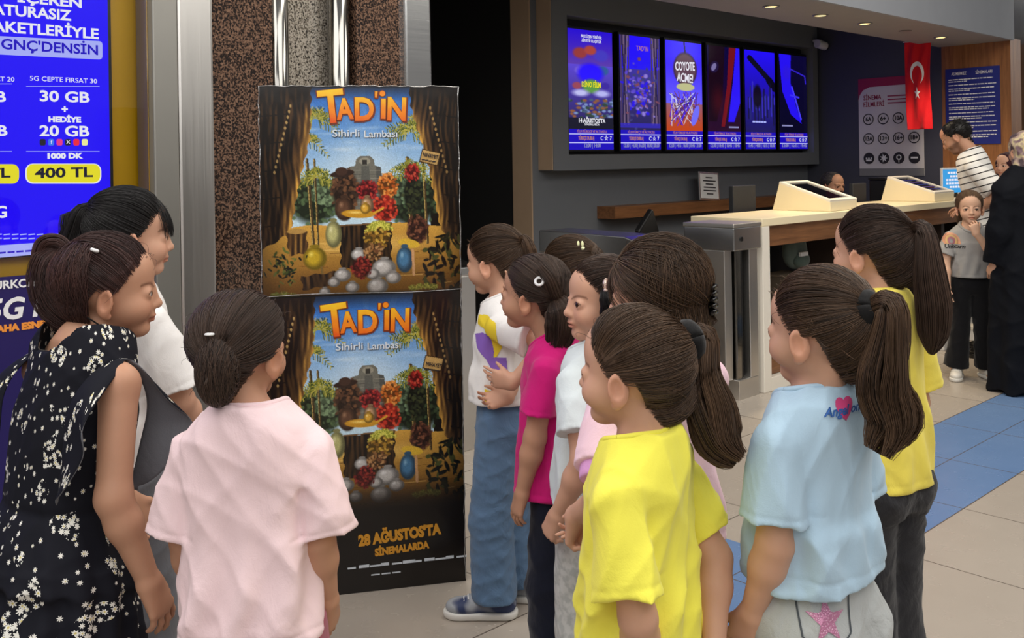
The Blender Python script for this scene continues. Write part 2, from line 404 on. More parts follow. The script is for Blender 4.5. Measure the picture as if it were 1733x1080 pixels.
# ================================================================== SHOP WINDOW: blue screen, yellow surround, purple banner
sg = thing('digital_sign', 'tall bright blue tariff screen behind the shop glass at left, white lettering', 'screen', W(.0, SV + .1, 1.19), AX)
bg = Pic(0, 0, 1, 1, 60, 60, (32, 6, 250)); bg.ell(.3, .2, .5, .5, (44, 20, 255), soft=1, a=.5)
UR0 = on_v(183, 200, SV + .1)[0]
bg.panel('screen', UR0 + .65, 1.75, M['display'], sg, Matrix.Translation((-.65, -.012, 0)))
UR = on_v(183, 200, SV + .1)[0]
MB().box((-.66, -.01, -.02), (UR + .012, .03, 1.77)).build('casing', M['black'], sg)
wt = glow('lit_white', (236, 236, 246), 1.0); lb = glow('lit_pale_blue', (168, 176, 250), 1.0); yl = glow('lit_yellow', (232, 222, 40), 1.0); nv = glow('lit_navy', (30, 10, 190), 1.0)
dk = glow('lit_dark', (36, 34, 60), .6)
def shop_text(body, px, py, hpx, m, right=True, bold=.0, wpx=None, name='lettering', dy=-.016):
    u0, z0 = on_v(px, py, SV + .1); _, z1 = on_v(px, py + hpx, SV + .1)
    wdt = None
    if wpx: wdt = on_v(px + wpx / 2, py, SV + .1)[0] - on_v(px - wpx / 2, py, SV + .1)[0]
    return text(name, body, abs(z0 - z1) * 1.38, m, sg, facing(u0, z0 - 1.19, dy), bold=bold, width=wdt)
def shop_poly(name, pts, m, dy=-.014):
    q = [on_v(x, y, SV + .1) for x, y in pts]; mb = MB(); mb.prism([(a, b - 1.19) for a, b in q][::-1], 1, dy - .001, dy); return mb.build(name, m, sg)
def rounded(x0, y0, x1, y1, r, skew=0.0, only=None):
    out = []
    for cx, cy, a0 in ((x1 - r, y1 - r, 0), (x0 + r, y1 - r, 90), (x0 + r, y0 + r, 180), (x1 - r, y0 + r, 270)):
        for k in range(5):
            a = math.radians(a0 + k * 22.5); x, y = cx + r * math.cos(a), cy + r * math.sin(a); out.append((x, y + skew * (x - x0)))
    return out
shop_text('İÇEREN', 83, 2, 17, wt, bold=.0014, wpx=108)
shop_text('FATURASIZ', 46, 22, 18, wt, bold=.0014, wpx=146)
shop_text('PAKETLERİYLE', 70, 52, 18, wt, bold=.0014, wpx=194)
shop_poly('lettering_plate', rounded(-40, 60, 171, 91, 6, .05), lb)
shop_text("GNÇ'DENSİN", 84, 81.5, 17, nv, bold=.0012, wpx=163, dy=-.018)
shop_text('5G CEPTE FIRSAT 20', -36, 133, 8, wt, wpx=118); shop_text('5G CEPTE FIRSAT 30', 106, 136, 8, wt, wpx=113)
shop_text('25 GB', -32, 164, 18, wt, bold=.0014, wpx=80); shop_text('30 GB', 107, 165, 18, wt, bold=.0014, wpx=84)
shop_text('+', 107, 186, 13, wt, bold=.0014); shop_text('HEDİYE', 107, 203, 9, wt, bold=.0014, wpx=55)
shop_text('15 GB', -32, 222, 18, wt, bold=.0014, wpx=80); shop_text('20 GB', 107, 223, 18, wt, bold=.0014, wpx=84)
ic = [(34, 34, 44), (60, 120, 240), (230, 60, 140), (30, 30, 40), (240, 40, 60), (240, 236, 160)]
for k, cc in enumerate(ic):
    x = 70 + k * 14.2; shop_poly('app_icon', rounded(x - 5, 235.5, x + 5, 246.5, 3), glow('lit_icon_%d' % k, cc))
    if k in (1, 3): shop_text('fX'[k == 3], x, 241, 7, wt, dy=-.018)
shop_text('1000 DK', 106, 264.5, 9, wt, bold=.0014, wpx=60)
shop_poly('price_plate', rounded(41, 277, 169, 311, 12), wt, -.0135); shop_poly('price_plate', rounded(43, 278, 167, 309, 11), yl)
shop_text('400 TL', 106, 293, 17, dk, bold=.0014, wpx=98, dy=-.018)
shop_poly('price_plate', rounded(-90, 278, 30, 311, 11), yl); shop_text('350 TL', -34, 294, 17, dk, bold=.0014, wpx=98, dy=-.018)
for x0, x1, y in ((42, 166, 146), (42, 166, 256), (-60, 18, 142), (-60, 18, 256)):
    shop_poly('rule', [(x0, y), (x1, y), (x1, y + 1), (x0, y + 1)], lb)
shop_text('5G', -8, 360, 20, wt, bold=.0014, shear=.2) if False else shop_text('5G', -8, 360, 20, wt, bold=.0014)
shop_poly('price_plate', rounded(118, 352, 200, 380, 6), yl)
[shop_poly('small_print', [(x_, y_), (x_ + 11, y_ - 1), (x_ + 11, y_ + 1), (x_, y_ + 2)], lb) for y_ in (396, 403) for x_ in range(-10, 118 if y_ < 400 else 96, 14)]
shop_poly('footer_band', [(-60, 419), (182, 402), (182, 419), (-60, 441)], lb)
[shop_poly('small_print', [(x_, 426 - x_ * .07), (x_ + 12, 425 - x_ * .07), (x_ + 12, 428 - x_ * .07), (x_, 429 - x_ * .07)], nv, -.018) for x_ in range(-20, 150, 15)]
bn = thing('shop_banner', 'dark purple window banner below the blue screen, white operator name', 'banner', W(.4, SV - .004, 0), AX)
MB().box((-1.6, -.003, .2), (1.12, 0, 1.115)).build('vinyl_sheet', M['purple'], bn)
def ban_text(body, px, py, hpx, m, bold, wpx, **k):
    u0, z0 = on_v(px, py, SV - .004); _, z1 = on_v(px, py + hpx, SV - .004)
    wdt = on_v(px + wpx / 2, py, SV)[0] - on_v(px - wpx / 2, py, SV)[0]
    text('lettering', body, abs(z0 - z1) * 1.38, m, bn, facing(u0 - .4, z0, -.005), bold=bold, width=wdt, **k)
ban_text('TURKCELL', 26, 481, 14, M['white_text'], .001, 100)
ban_text('5G FL', 38, 522, 36, M['white_text'], .003, 126, shear=.2)
ban_text('DAHA ESNEK', 34, 553, 11, M['orange_text'], .002, 108)

# ================================================================== POSTER STAND
PA, PB = Vector((-.852, 3.262)), Vector((-.186, 3.414))
PW = (PB - PA).length; PROT = math.atan2(PB.y - PA.y, PB.x - PA.x)
st = thing('poster_stand', 'tall black cinema poster stand wrapped in film in front of the granite column', 'poster stand', (PA.x, PA.y, 0), PROT)
MB().box((0, .004, .0), (PW, .05, 1.752)).build('board', plain('black_board', (20, 18, 18), .4), st, .004)
def bark(p, mask, seed, lit):
    """streaked trunk colour: dark bark with ochre ridges, lit = 0..1 field"""
    r = np.random.RandomState(seed); n = np.zeros(p.X.shape)
    for i in range(7):
        f = r.uniform(.05, .34); n += r.uniform(.5, 1) * np.sin(p.X * f + 2.4 * np.sin(p.Y * r.uniform(.008, .025) + r.uniform(0, 6)) + r.uniform(0, 6) + p.Y * r.uniform(-.012, .012))
    n = np.clip(.5 + n / 5.2, 0, 1); t_ = np.clip(n * .55 + lit * .75 - .18, 0, 1)[..., None]
    c = np.where(t_ < .5, np.array([22, 15, 11]) + (np.array([92, 64, 36]) - [22, 15, 11]) * t_ * 2, np.array([92, 64, 36]) + (np.array([222, 168, 74]) - [92, 64, 36]) * (t_ - .5) * 2)
    m = mask[..., None]; p.C = p.C * (1 - m) + c * m
def inside(p, pts):
    q = Pic.__new__(Pic); q.X, q.Y = p.X, p.Y; q.C = np.zeros(p.X.shape + (3,)); q.poly(pts, (1, 1, 1), 1, 4); return q.C[..., 0]
def frond(p, rs, cx, cy, L, a, cc, hi):
    pts = [(cx + L * t_ * math.cos(a), cy + L * t_ * math.sin(a) * .8 + L * .45 * t_ * t_) for t_ in np.linspace(0, 1, 9)]
    for i in range(1, 9):
        x, y = pts[i]; dx, dy = x - pts[i - 1][0], y - pts[i - 1][1]; l = L * .24 * (1.15 - i / 10); n_ = math.hypot(dx, dy) + 1e-6
        for sd in (-1, 1): p.line([(x, y), (x + (dx / n_ * .6 - sd * dy / n_) * l, y + (dy / n_ * .6 + sd * dx / n_) * l + l * .3)], 4.5, cc if (i + sd) % 3 else hi, .9)
    p.line(pts, 3, hi, .8)
def bush(p, rs, cx, cy, rx, ry, cols, n=70, sz=7):
    p.ell(cx, cy, rx * 1.05, ry * 1.05, tuple(c * .45 for c in cols[0]), soft=.3)
    for k in range(n):
        a, r_ = rs.uniform(0, 6.28), math.sqrt(rs.uniform(0, 1)); p.ell(cx + rx * r_ * math.cos(a), cy + ry * r_ * math.sin(a), sz * rs.uniform(.5, 1.1), sz * rs.uniform(.4, .9), cols[k % len(cols)], rs.uniform(0, 3), .4, .9)
def jar(p, cx, cy, rx, ry, c, hi):
    p.ell(cx, cy, rx, ry, tuple(v * .55 for v in c), soft=.15); p.ell(cx - rx * .12, cy - ry * .08, rx * .82, ry * .86, c, soft=.5); p.ell(cx - rx * .3, cy - ry * .35, rx * .28, ry * .3, hi, soft=.9, a=.8); p.ell(cx, cy - ry * .98, rx * .45, ry * .16, tuple(v * .7 for v in c), soft=.2)
def art(y0, y1, ny, dark):
    p = Pic(66, y0, 936, y1, 420, int(ny * 1.27), (24, 18, 14)); rs = np.random.RandomState(3)
    sky = ((p.X > 190) & (p.X < 800)).astype(float); p.grad(150, 540, (52, 112, 196), (196, 224, 240), sky)
    p.ell(500, 450, 210, 170, (228, 240, 246), soft=1, a=.6)
    for k in range(16): p.ell(rs.uniform(260, 740), rs.uniform(280, 420), rs.uniform(40, 90), rs.uniform(8, 18), (214, 232, 244), rs.uniform(-.2, .2), 1, .35)
    for k in range(7): p.line([(510, 400), (510 + 420 * math.cos(-2.6 + k * .34), 400 + 330 * math.sin(-2.6 + k * .34))], 26, (150, 196, 232), .10)
    # temple
    p.poly([(425, 640), (443, 455), (470, 450), (474, 424), (490, 408), (536, 408), (552, 424), (556, 450), (582, 458), (606, 660)], (112, 110, 100))
    p.poly([(560, 452), (582, 458), (606, 660), (570, 660)], (84, 84, 80))
    for k in range(9): p.line([(446 - k * 2.4, 470 + k * 18), (582 + k * 2.4, 472 + k * 18)], 2.4, (70, 70, 66) if k % 2 else (152, 148, 134), .8)
    p.poly([(498, 452), (530, 452), (546, 650), (488, 650)], (92, 92, 86)); p.ell(512, 430, 26, 17, (150, 146, 130)); p.poly([(502, 424), (522, 424), (522, 446), (502, 446)], (52, 50, 46))
    for cx, cy, rx, ry, cc in ((290, 600, 120, 110, (70, 88, 58)), (720, 610, 130, 120, (60, 76, 50)), (340, 560, 60, 60, (104, 124, 92)), (660, 560, 70, 66, (92, 112, 84))): bush(p, rs, cx, cy, rx, ry, (cc, tuple(v * 1.25 for v in cc), tuple(v * .7 for v in cc)), 90, 14)
    # ground
    p.grad(700, 1020, (214, 164, 72), (112, 74, 28), ((p.Y > 716 + 10 * np.sin(p.X / 60)) & (p.X > 70)).astype(float)); p.ell(500, 800, 330, 56, (244, 206, 116), soft=1, a=.75)
    for k in range(26): x, y = rs.uniform(120, 860), rs.uniform(760, 1010); p.line([(x, y), (x + rs.uniform(30, 120), y + rs.uniform(-6, 10))], rs.uniform(2, 6), ((120, 78, 30), (92, 58, 24), (236, 196, 110))[k % 3], .55)
    # palm trunks and fronds
    for x0, x1, w_ in ((262, 286, 13), (294, 306, 9), (700, 716, 16), (770, 786, 12)):
        p.line([(x0, 420), (x1, 800)], w_, (74, 58, 34)); p.line([(x0 - w_ * .3, 420), (x1 - w_ * .3, 800)], w_ * .3, (206, 178, 104), .85)
        for k in range(22): y = 430 + k * 17; p.line([(x0 - w_ * .5 + (x1 - x0) * k / 22, y), (x0 + w_ * .5 + (x1 - x0) * k / 22, y + 3)], 2, (48, 36, 22), .7)
    for cx, cy, n, L in ((300, 240, 11, 120), (712, 300, 11, 130), (300, 500, 10, 110), (716, 470, 11, 105), (772, 250, 8, 100), (262, 330, 7, 90)):
        for k in range(n): frond(p, rs, cx, cy, L * rs.uniform(.7, 1.1), -3.4 + 3.7 * k / (n - 1) + rs.uniform(-.15, .15), ((58, 74, 30), (92, 104, 38), (128, 126, 44))[k % 3], ((190, 178, 74), (150, 150, 60))[k % 2])
    bush(p, rs, 722, 580, 44, 90, ((46, 52, 34), (64, 70, 40), (34, 38, 26)), 80, 11)
    # trunks and ruined walls at both sides
    L = [(60, 90), (286, 90), (284, 190), (276, 330), (240, 470), (206, 640), (186, 740), (60, 810)]; R_ = [(940, 90), (712, 90), (720, 190), (756, 320), (800, 480), (826, 640), (846, 745), (940, 815)]
    edL = np.interp(p.Y, [90, 190, 330, 470, 640, 740], [286, 284, 276, 240, 206, 186]); edR = np.interp(p.Y, [90, 190, 320, 480, 640, 745], [712, 720, 756, 800, 826, 846])
    bark(p, inside(p, L), 4, np.clip(1 - (edL - p.X) / 64, 0, 1) ** 1.2 * np.clip((p.Y - 150) / 80, 0, 1)); bark(p, inside(p, R_), 9, np.clip(1 - (p.X - edR) / 64, 0, 1) ** 1.2 * np.clip((p.Y - 150) / 80, 0, 1))
    for k in range(5): p.line([(70, 230 + k * 120), (180 - k * 12, 222 + k * 120)], 6, (18, 13, 10), .7); p.line([(930, 240 + k * 120), (830 + k * 12, 226 + k * 120)], 6, (18, 13, 10), .7)
    for k in range(13): p.ell(196 - k * 6, 186 + k * 24, 5, 8, (176, 144, 90)); p.ell(806 + k * 6, 196 + k * 24, 5, 8, (160, 126, 76))
    bark(p, inside(p, [(168, 735), (256, 728), (262, 830), (180, 836)]), 6, np.full(p.X.shape, .45)); p.ell(214, 732, 44, 12, (178, 138, 74))
    p.poly([(768, 378), (852, 398), (838, 458), (752, 438)], (60, 40, 20)); p.poly([(771, 383), (847, 401), (833, 452), (758, 434)], (198, 160, 98))
    # a plain hoard of jars, flowers and stones on a carved block, where the cast of the print stands
    bush(p, rs, 424, 560, 62, 100, ((88, 58, 40), (60, 42, 32), (120, 80, 52)), 90, 13); jar(p, 420, 640, 44, 56, (96, 66, 48), (170, 130, 100)); p.ell(413, 484, 56, 16, (48, 32, 25), -.12); p.ell(410, 474, 28, 20, (66, 44, 34))
    bush(p, rs, 520, 560, 46, 48, ((150, 36, 40), (190, 60, 50), (110, 24, 30)), 80, 9); bush(p, rs, 610, 545, 46, 60, ((214, 120, 46), (236, 160, 80), (180, 86, 30)), 80, 10); bush(p, rs, 594, 645, 58, 62, ((196, 52, 36), (222, 84, 54), (150, 34, 26)), 90, 11); jar(p, 520, 625, 30, 40, (190, 150, 112), (236, 214, 180))
    p.ell(480, 662, 78, 20, (200, 146, 40), .05); p.ell(470, 656, 50, 9, (244, 208, 110), .05, .8); jar(p, 512, 640, 24, 26, (222, 170, 62), (250, 226, 150)); p.line([(548, 662), (590, 640)], 9, (214, 160, 50))
    bark(p, inside(p, [(398, 712), (626, 706), (622, 905), (402, 905)]), 12, np.full(p.X.shape, .10)); p.line([(398, 712), (626, 706)], 6, (120, 88, 54))
    jar(p, 372, 750, 38, 64, (188, 184, 122), (228, 224, 176)); jar(p, 290, 852, 54, 54, (196, 164, 40), (240, 220, 110)); p.line([(318, 890), (322, 930)], 10, (120, 96, 50)); bark(p, inside(p, [(230, 930), (380, 912), (388, 968), (236, 990)]), 15, np.full(p.X.shape, .25))
    for x, y, r_ in ((408, 930, 36), (370, 960, 26), (450, 985, 30), (330, 1000, 24), (560, 985, 46), (590, 905, 52), (630, 950, 34), (480, 842, 34), (540, 930, 30)): jar(p, x, y, r_ * 1.1, r_ * .85, (196, 192, 188), (238, 238, 238))
    bush(p, rs, 560, 765, 60, 56, ((176, 132, 46), (210, 170, 70), (132, 92, 34)), 80, 10); bush(p, rs, 545, 830, 46, 40, ((150, 104, 60), (110, 70, 44), (186, 140, 90)), 60, 9); bush(p, rs, 492, 900, 46, 50, ((124, 34, 32), (160, 56, 44), (90, 24, 26)), 70, 9)
    for k in range(7): frond(p, rs, 572, 722, 62, -2.9 + k * .42, (150, 156, 50), (222, 214, 96))
    bush(p, rs, 742, 740, 50, 66, ((96, 56, 42), (130, 80, 56), (66, 38, 32)), 80, 10); p.ell(702, 800, 52, 20, (216, 176, 56), .2); jar(p, 682, 872, 40, 62, (70, 118, 156), (150, 190, 214)); p.line([(718, 830), (722, 940)], 12, (196, 150, 104))
    bush(p, rs, 720, 484, 36, 40, ((176, 40, 36), (206, 80, 60), (130, 26, 28)), 60, 8)
    # dark plants in the corners
    for k in range(60): x, y = rs.uniform(770, 930), rs.uniform(770, 1010); p.ell(x, y, rs.uniform(14, 36), rs.uniform(5, 12), ((20, 22, 15), (36, 38, 22), (70, 74, 36), (14, 14, 10))[k % 4], rs.uniform(0, 3), .3)
    for k in range(60): x, y = rs.normal(160, 34), rs.normal(880, 40); p.ell(x, y, rs.uniform(8, 20), rs.uniform(3, 7), ((36, 46, 24), (66, 78, 34), (104, 112, 52), (22, 26, 16))[k % 4], rs.uniform(0, 3), .3)
    for k in range(4): frond(p, rs, 120 + k * 18, 1030, 90, -1.6 + k * .35, (112, 124, 50), (160, 166, 80)); frond(p, rs, 740 + k * 16, 1010, 66, -2.2 + k * .4, (120, 124, 44), (170, 168, 70))
    # print density: deep borders
    p.mixin(np.clip((165 - p.Y) / 80, 0, 1) * .9, (22, 17, 15)); p.mixin(np.clip((np.abs(p.X - 500) - 320) / 150, 0, 1) * .45, (14, 10, 8)); p.mixin(np.clip((p.Y - 880) / 160, 0, 1) * .35, (20, 13, 8))
    if dark: p.mixin(np.clip((p.Y - 940) / 110, 0, 1), (24, 19, 17))
    else: p.mixin(np.clip((p.Y - 1002) / 24, 0, 1), (24, 19, 17))
    p.C = np.clip(p.C * (1 + .05 * rs.normal(0, 1, p.X.shape)[..., None]), 0, 255); return p
def title(par, ox, oz, k):
    """ox, oz: metres of the crop origin, k: metres per crop pixel; crop x right, y down"""
    def pos(x, y, d, rz=0.0): return facing(ox + x * k, oz - y * k, d, rz)
    for ch, x, y, hh, ww, rz in (('T', 372, 196, 150, 112, .10), ('A', 428, 204, 92, 74, .06), ('D', 512, 206, 104, 84, 0), ("'", 564, 158, 56, 11, -.1), ('i', 597, 204, 88, 20, -.03), ('N', 656, 206, 104, 82, -.05)):
        b = text('title_letter', ch if ch != 'i' else 'I', hh * k * 1.38, M['title_edge'], par, pos(x + 2, y + 3, -.0016, rz), bold=.0058, width=(ww + 12) * k)
        text('title_letter', ch if ch != 'i' else 'I', hh * k * 1.34, M['title'], par, pos(x, y, -.003, rz), bold=.0036, width=ww * k)
    for r_, m_, d in ((15, M['title_edge'], -.0014), (12.5, M['title'], -.0028)): MB().tube([(0, d + .0008, 0), (0, d, 0)], r_ * k, 24).build('title_dot', m_, par, 0, Matrix.Translation((ox + 594 * k, 0, oz - 132 * k)))
    for dx, dy, m_, d in ((2, 2, M['ink'], -.0016), (0, 0, M['silver'], -.003)):
        text('subtitle', 'Sihirli', 44 * k, m_, par, pos(432 + dx, 308 + dy, d), bold=.0004, width=118 * k); text('subtitle', 'Lambası', 44 * k, m_, par, pos(584 + dx, 312 + dy, d), bold=.0004, width=146 * k)
    text('signboard_lettering', 'NIHAYET', 24 * k, M['ink'], par, pos(804, 411, -.002, -.22), bold=.0004, width=70 * k)
    for j_ in range(4): MB().box((-8 * k, -.0006, -2.4 * k), (7 * k, 0, 2.4 * k)).build('signboard_mark', M['ink'], par, 0, Matrix.Translation((ox + (772 + j_ * 16) * k, -.002, oz - (427 + j_ * 3.4) * k)))
t = NT('title_orange'); sp = t.node('ShaderNodeSeparateXYZ'); t.l.new(t.obj(), sp.inputs[0])
t.set(color=t.ramp(t.math('MULTIPLY_ADD', t.math('ADD', sp.outputs[1], t.math('MULTIPLY', t.noise(30, 2), .05)), 9.0, .25), [(0, s2l((226, 84, 22))), (.5, s2l((240, 140, 24))), (1, s2l((248, 200, 40)))]), rough=.3); M['title'] = t.m
M['title_edge'] = plain('title_brown_edge', (120, 46, 14), .4); M['silver'] = plain('silver_ink', (214, 222, 230), .3); M['gold'] = plain('gold_ink', (214, 150, 44), .4)
k = PW / 870.0
H1 = 1.752 - 1.034; H2 = 1.03 - .0
up = art(100, 100 + H1 / k, 340, False).panel('upper_poster', PW, H1, M['print'], st, Matrix.Translation((0, 0, 1.034)))
tag(up, 'upper poster sheet with orange title'); title(up, -66 * k, H1 + 100 * k, k)
lo = art(96, 96 + 1.03 / k, 470, True).panel('lower_poster', PW, 1.03, M['print'], st, Matrix.Translation((0, 0, 0)))
tag(lo, 'lower poster sheet with the release date'); title(lo, -66 * k, 1.03 + 82 * k, k)
text('date_lettering', "28 AĞUSTOS'TA", .05, M['gold'], lo, facing(PW * .66, .185, -.002, .05), bold=.003, width=.29)
text('date_lettering', 'SİNEMALARDA', .034, M['gold'], lo, facing(PW * .67, .137, -.002, .05), bold=.002, width=.19)
for j in range(11):
    MB().box((0, -.0016, 0), (.028 + .008 * (j % 3), -.0006, .006 + .004 * (j % 2))).build('credit_mark', M['silver'], lo, 0, Matrix.Translation((.27 + j * .038, 0, .085)))
for j in range(3): MB().box((0, -.0016, 0), (.03, -.0006, .004)).build('credit_mark', M['silver'], lo, 0, Matrix.Translation((.35 + j * .036, 0, .055)))
t = NT('film_wrap'); t.set(color=t.mix(t.noise(60, 3), (.04, .04, .04), (.75, .75, .75)), rough=.2, metal=.7); t.bump(t.noise(40, 4), 1.0, .01); M['film'] = t.m
ed = MB(); rs = np.random.RandomState(1)
for x0 in (-.003, PW - .003):
    pts = [(x0 + rs.uniform(-.002, .003), -.002 + rs.uniform(-.002, .002), z) for z in np.linspace(.01, 1.752, 60)]; ed.tube(pts, [rs.uniform(.001, .0024) for _ in pts], 6)
ed.tube([(x, -.002 + rs.uniform(-.002, .002), 1.752 + rs.uniform(-.002, .003)) for x in np.linspace(0, PW, 40)], .0018, 6)
ed.tube([(x, -.002 + rs.uniform(-.001, .001), 1.036 + .004 * math.sin(x * 9)) for x in np.linspace(0, PW, 40)], .0014, 6)
ed.build('film_edge', M['film'], st)

# ================================================================== CINEMA SCREENS ON THE BACK WALL
def shot(kind):
    p = Pic(0, 0, 75, 205, 96, 250, (10, 4, 40)); rs = np.random.RandomState(kind + 20); B = (34, 14, 246)
    if kind == 0:
        p.grad(0, 60, (40, 16, 210), (92, 60, 170)); p.grad(60, 205, (92, 70, 210), (20, 20, 40), (p.Y > 60).astype(float))
        for x, y, r, c in ((20, 40, 14, (150, 60, 60)), (55, 42, 15, (70, 60, 190)), (37, 34, 12, (170, 70, 60)), (20, 70, 11, (120, 100, 210)), (58, 68, 12, (50, 90, 150)), (37, 74, 26, (40, 16, 255)), (14, 96, 9, (150, 70, 90)), (62, 94, 9, (60, 40, 160)), (38, 96, 18, (90, 150, 70))): p.ell(x, y, r, r * .8, c, 0, .35)
        p.ell(20, 108, 18, 8, (190, 190, 240), soft=.6); p.ell(56, 108, 18, 8, (180, 180, 240), soft=.6)
        for k in range(80): p.ell(rs.uniform(0, 75), rs.uniform(118, 152), rs.uniform(2, 6), 3, ((70, 90, 120), (50, 70, 60), (120, 140, 190), (140, 90, 60))[k % 4], 0, .5)
        p.mixin((p.Y > 150) * .8, (16, 18, 30)); p.mixin((p.Y > 170) * 1.0, (26, 8, 190))
    elif kind == 1:
        p.grad(0, 80, (34, 10, 250), (40, 30, 240)); p.grad(60, 205, (60, 50, 160), (30, 26, 60), (p.Y > 60).astype(float))
        for s in (0, 1):
            for k in range(7): x = (2 + k * 2.4) if s == 0 else (73 - k * 2.4); p.line([(x, 0), (x + (4 if s == 0 else -4) * math.sin(k), 80), (x, 160)], 2.5, ((70, 54, 96), (40, 30, 66), (110, 90, 120))[k % 3])
        for k in range(150): p.ell(rs.normal(38, 14), rs.normal(105, 24), rs.uniform(2, 5), rs.uniform(2, 6), ((90, 70, 200), (120, 70, 90), (60, 60, 120), (140, 120, 210), (40, 20, 230))[k % 5], rs.uniform(0, 3), .5)
    elif kind == 2:
        p.grad(0, 205, (44, 20, 255), (150, 150, 250)); p.line([(38, 0), (40, 20)], 3, (20, 14, 60)); p.ell(40, 52, 26, 34, (60, 40, 60)); p.ell(40, 52, 23, 31, (96, 70, 84)); p.ell(40, 86, 20, 8, (190, 190, 140))
        p.grad(120, 165, (150, 90, 110), (190, 70, 30), (p.Y > 118).astype(float))
        for k in range(60): p.line([(rs.uniform(5, 70), rs.uniform(95, 120)), (rs.uniform(5, 70), rs.uniform(125, 160))], 1.6, ((220, 220, 240), (60, 40, 90), (120, 60, 70), (60, 30, 240))[k % 4], .8)
        p.ell(60, 140, 7, 22, (110, 110, 250), .3)
    elif kind == 3:
        p.grad(0, 170, (12, 6, 60), (40, 10, 40)); p.poly([(50, 0), (66, 0), (52, 90), (38, 160), (30, 160), (44, 80)], (112, 18, 30)); p.poly([(66, 0), (75, 0), (75, 110), (60, 150), (46, 150), (58, 70)], (44, 24, 246)); p.poly([(4, 0), (40, 0), (34, 100), (20, 150), (2, 150)], (26, 8, 24))
        p.ell(16, 42, 10, 13, (34, 20, 60), .5); p.ell(15, 42, 5, 9, (120, 110, 160), .5); p.ell(24, 110, 20, 40, (70, 14, 26), soft=.8, a=.7)
    elif kind == 4:
        p.grad(0, 170, (36, 16, 250), (26, 22, 90)); p.line([(12, 16), (64, 62)], 12, (14, 12, 34)); p.line([(60, 60), (75, 76)], 16, (10, 8, 28))
        for k in range(26): p.line([(8 + k * 2.6, 60 + rs.uniform(0, 40)), (8 + k * 2.6, 110 + rs.uniform(0, 45))], 3, ((16, 14, 50), (60, 50, 200), (34, 40, 110))[k % 3], .8)
        p.ell(30, 95, 12, 28, (14, 10, 34), 0, .3)
    else:
        p.grad(0, 170, (10, 6, 50), (8, 6, 34)); p.poly([(0, 0), (32, 0), (30, 60), (44, 110), (60, 150), (30, 130), (8, 80)], (38, 18, 240)); p.line([(28, 30), (70, 44), (72, 60)], 3, (50, 34, 200)); p.line([(34, 70), (48, 110), (58, 140)], 4, (70, 60, 250)); p.line([(30, 88), (52, 92)], 4, (60, 50, 240)); p.ell(20, 40, 14, 20, (44, 24, 220), 0, .6)
    if kind: p.mixin(((p.Y > 158) & (p.Y < 166)) * .8, (50, 40, 190)) if kind == 1 else None
    p.mixin((p.Y > 170) * 1.0, (26, 8, 186))
    for y in (178, 193): p.mixin((np.abs(p.Y - y) < .9) * 1.0, (190, 190, 250))
    return p
scr = ((5.61, 'family film with pups, farthest left'), (6.245, 'jungle adventure film, second from left'), (6.872, 'round brown film badge on bright blue, third'), (7.497, 'dark red cape, fourth from left'), (8.122, 'dark diagonal beam on blue, fifth'), (8.745, 'dark hand on blue, farthest right'))
lg = glow('lit_grey', (150, 150, 205), .8); lo_ = glow('lit_orange', (196, 130, 120), .8)
times = ('12:00 | 14:00', '12:30 | 14:30 | 16:30 | 18:30 | 20:30', '12:30 | 14:15 | 16:30 | 18:45 | 21:00', '12:30 | 14:45 | 16:45 | 18:45', '11:45 | 14:00 | 16:15 | 18:30', '13:00 | 16:15 | 19:45')
for k, (uu, lab) in enumerate(scr):
    sc = thing('display_screen', 'upright blue-lit cinema display on the back wall, ' + lab, 'screen', W(uu, 5.30, 1.575), AX, 'cinema listing screens')
    MB().box((-.012, 0, -.015), (.552, .05, 1.0)).build('casing', M['black'], sc, .004)
    pn = shot(k).panel('display_panel', .54, .975, M['display'], sc, Matrix.Translation((0, -.004, 0)))
    text('listing_lettering', 'FİLM TÜRKÇE VE ALTYAZILI', .03, lo_, pn, facing(.27, .147, -.004), width=.36)
    text('listing_lettering', 'TÜRKÇE DUBLAJ', .04, lo_, pn, facing(.2, .092, -.004), bold=.001, width=.19)
    for j in range(3): text('rating_mark', 'C☆7'[j], .05, wt, pn, facing(.39 + j * .055, .092, -.004))
    text('showtime_lettering', times[k], .045, lg, pn, facing(.27, .033, -.004), bold=.001, width=.2 if k == 0 else .48)
    if k == 0:
        text('film_lettering', 'BU DÜZEN YENİ BİR\nZİRVEYE ULAŞIYOR', .034, wt, pn, facing(.28, .905, -.004), width=.25)
        text('film_lettering', 'DİNO FİLM', .06, yl, pn, facing(.27, .53, -.004), bold=.001, width=.23)
        text('film_lettering', "14 AĞUSTOS'TA", .05, wt, pn, facing(.27, .235, -.004), bold=.001, width=.32); text('film_lettering', 'SİNEMALARDA', .025, wt, pn, facing(.27, .205, -.004), width=.18)
    if k == 1: text('film_lettering', "TAD'IN", .06, lo_, pn, facing(.3, .87, -.004), width=.16)
    if k == 2: text('film_lettering', 'COYOTE', .11, wt, pn, facing(.28, .75, -.004, .04), bold=.002, width=.29); text('film_lettering', 'ACME!', .11, wt, pn, facing(.28, .645, -.004, -.05), bold=.002, width=.24)
    if k >= 3:
        for j_ in range(5): MB().box((-.022, -.0045, -.008), (.022, -.0035, .008)).build('title_mark', lb if k == 4 else lg, pn, 0, Matrix.Translation(((.36, .14, .06)[k - 3] + j_ * .05 * (.6, 1, .8)[k - 3], 0, (.21, .27, .24)[k - 3])))

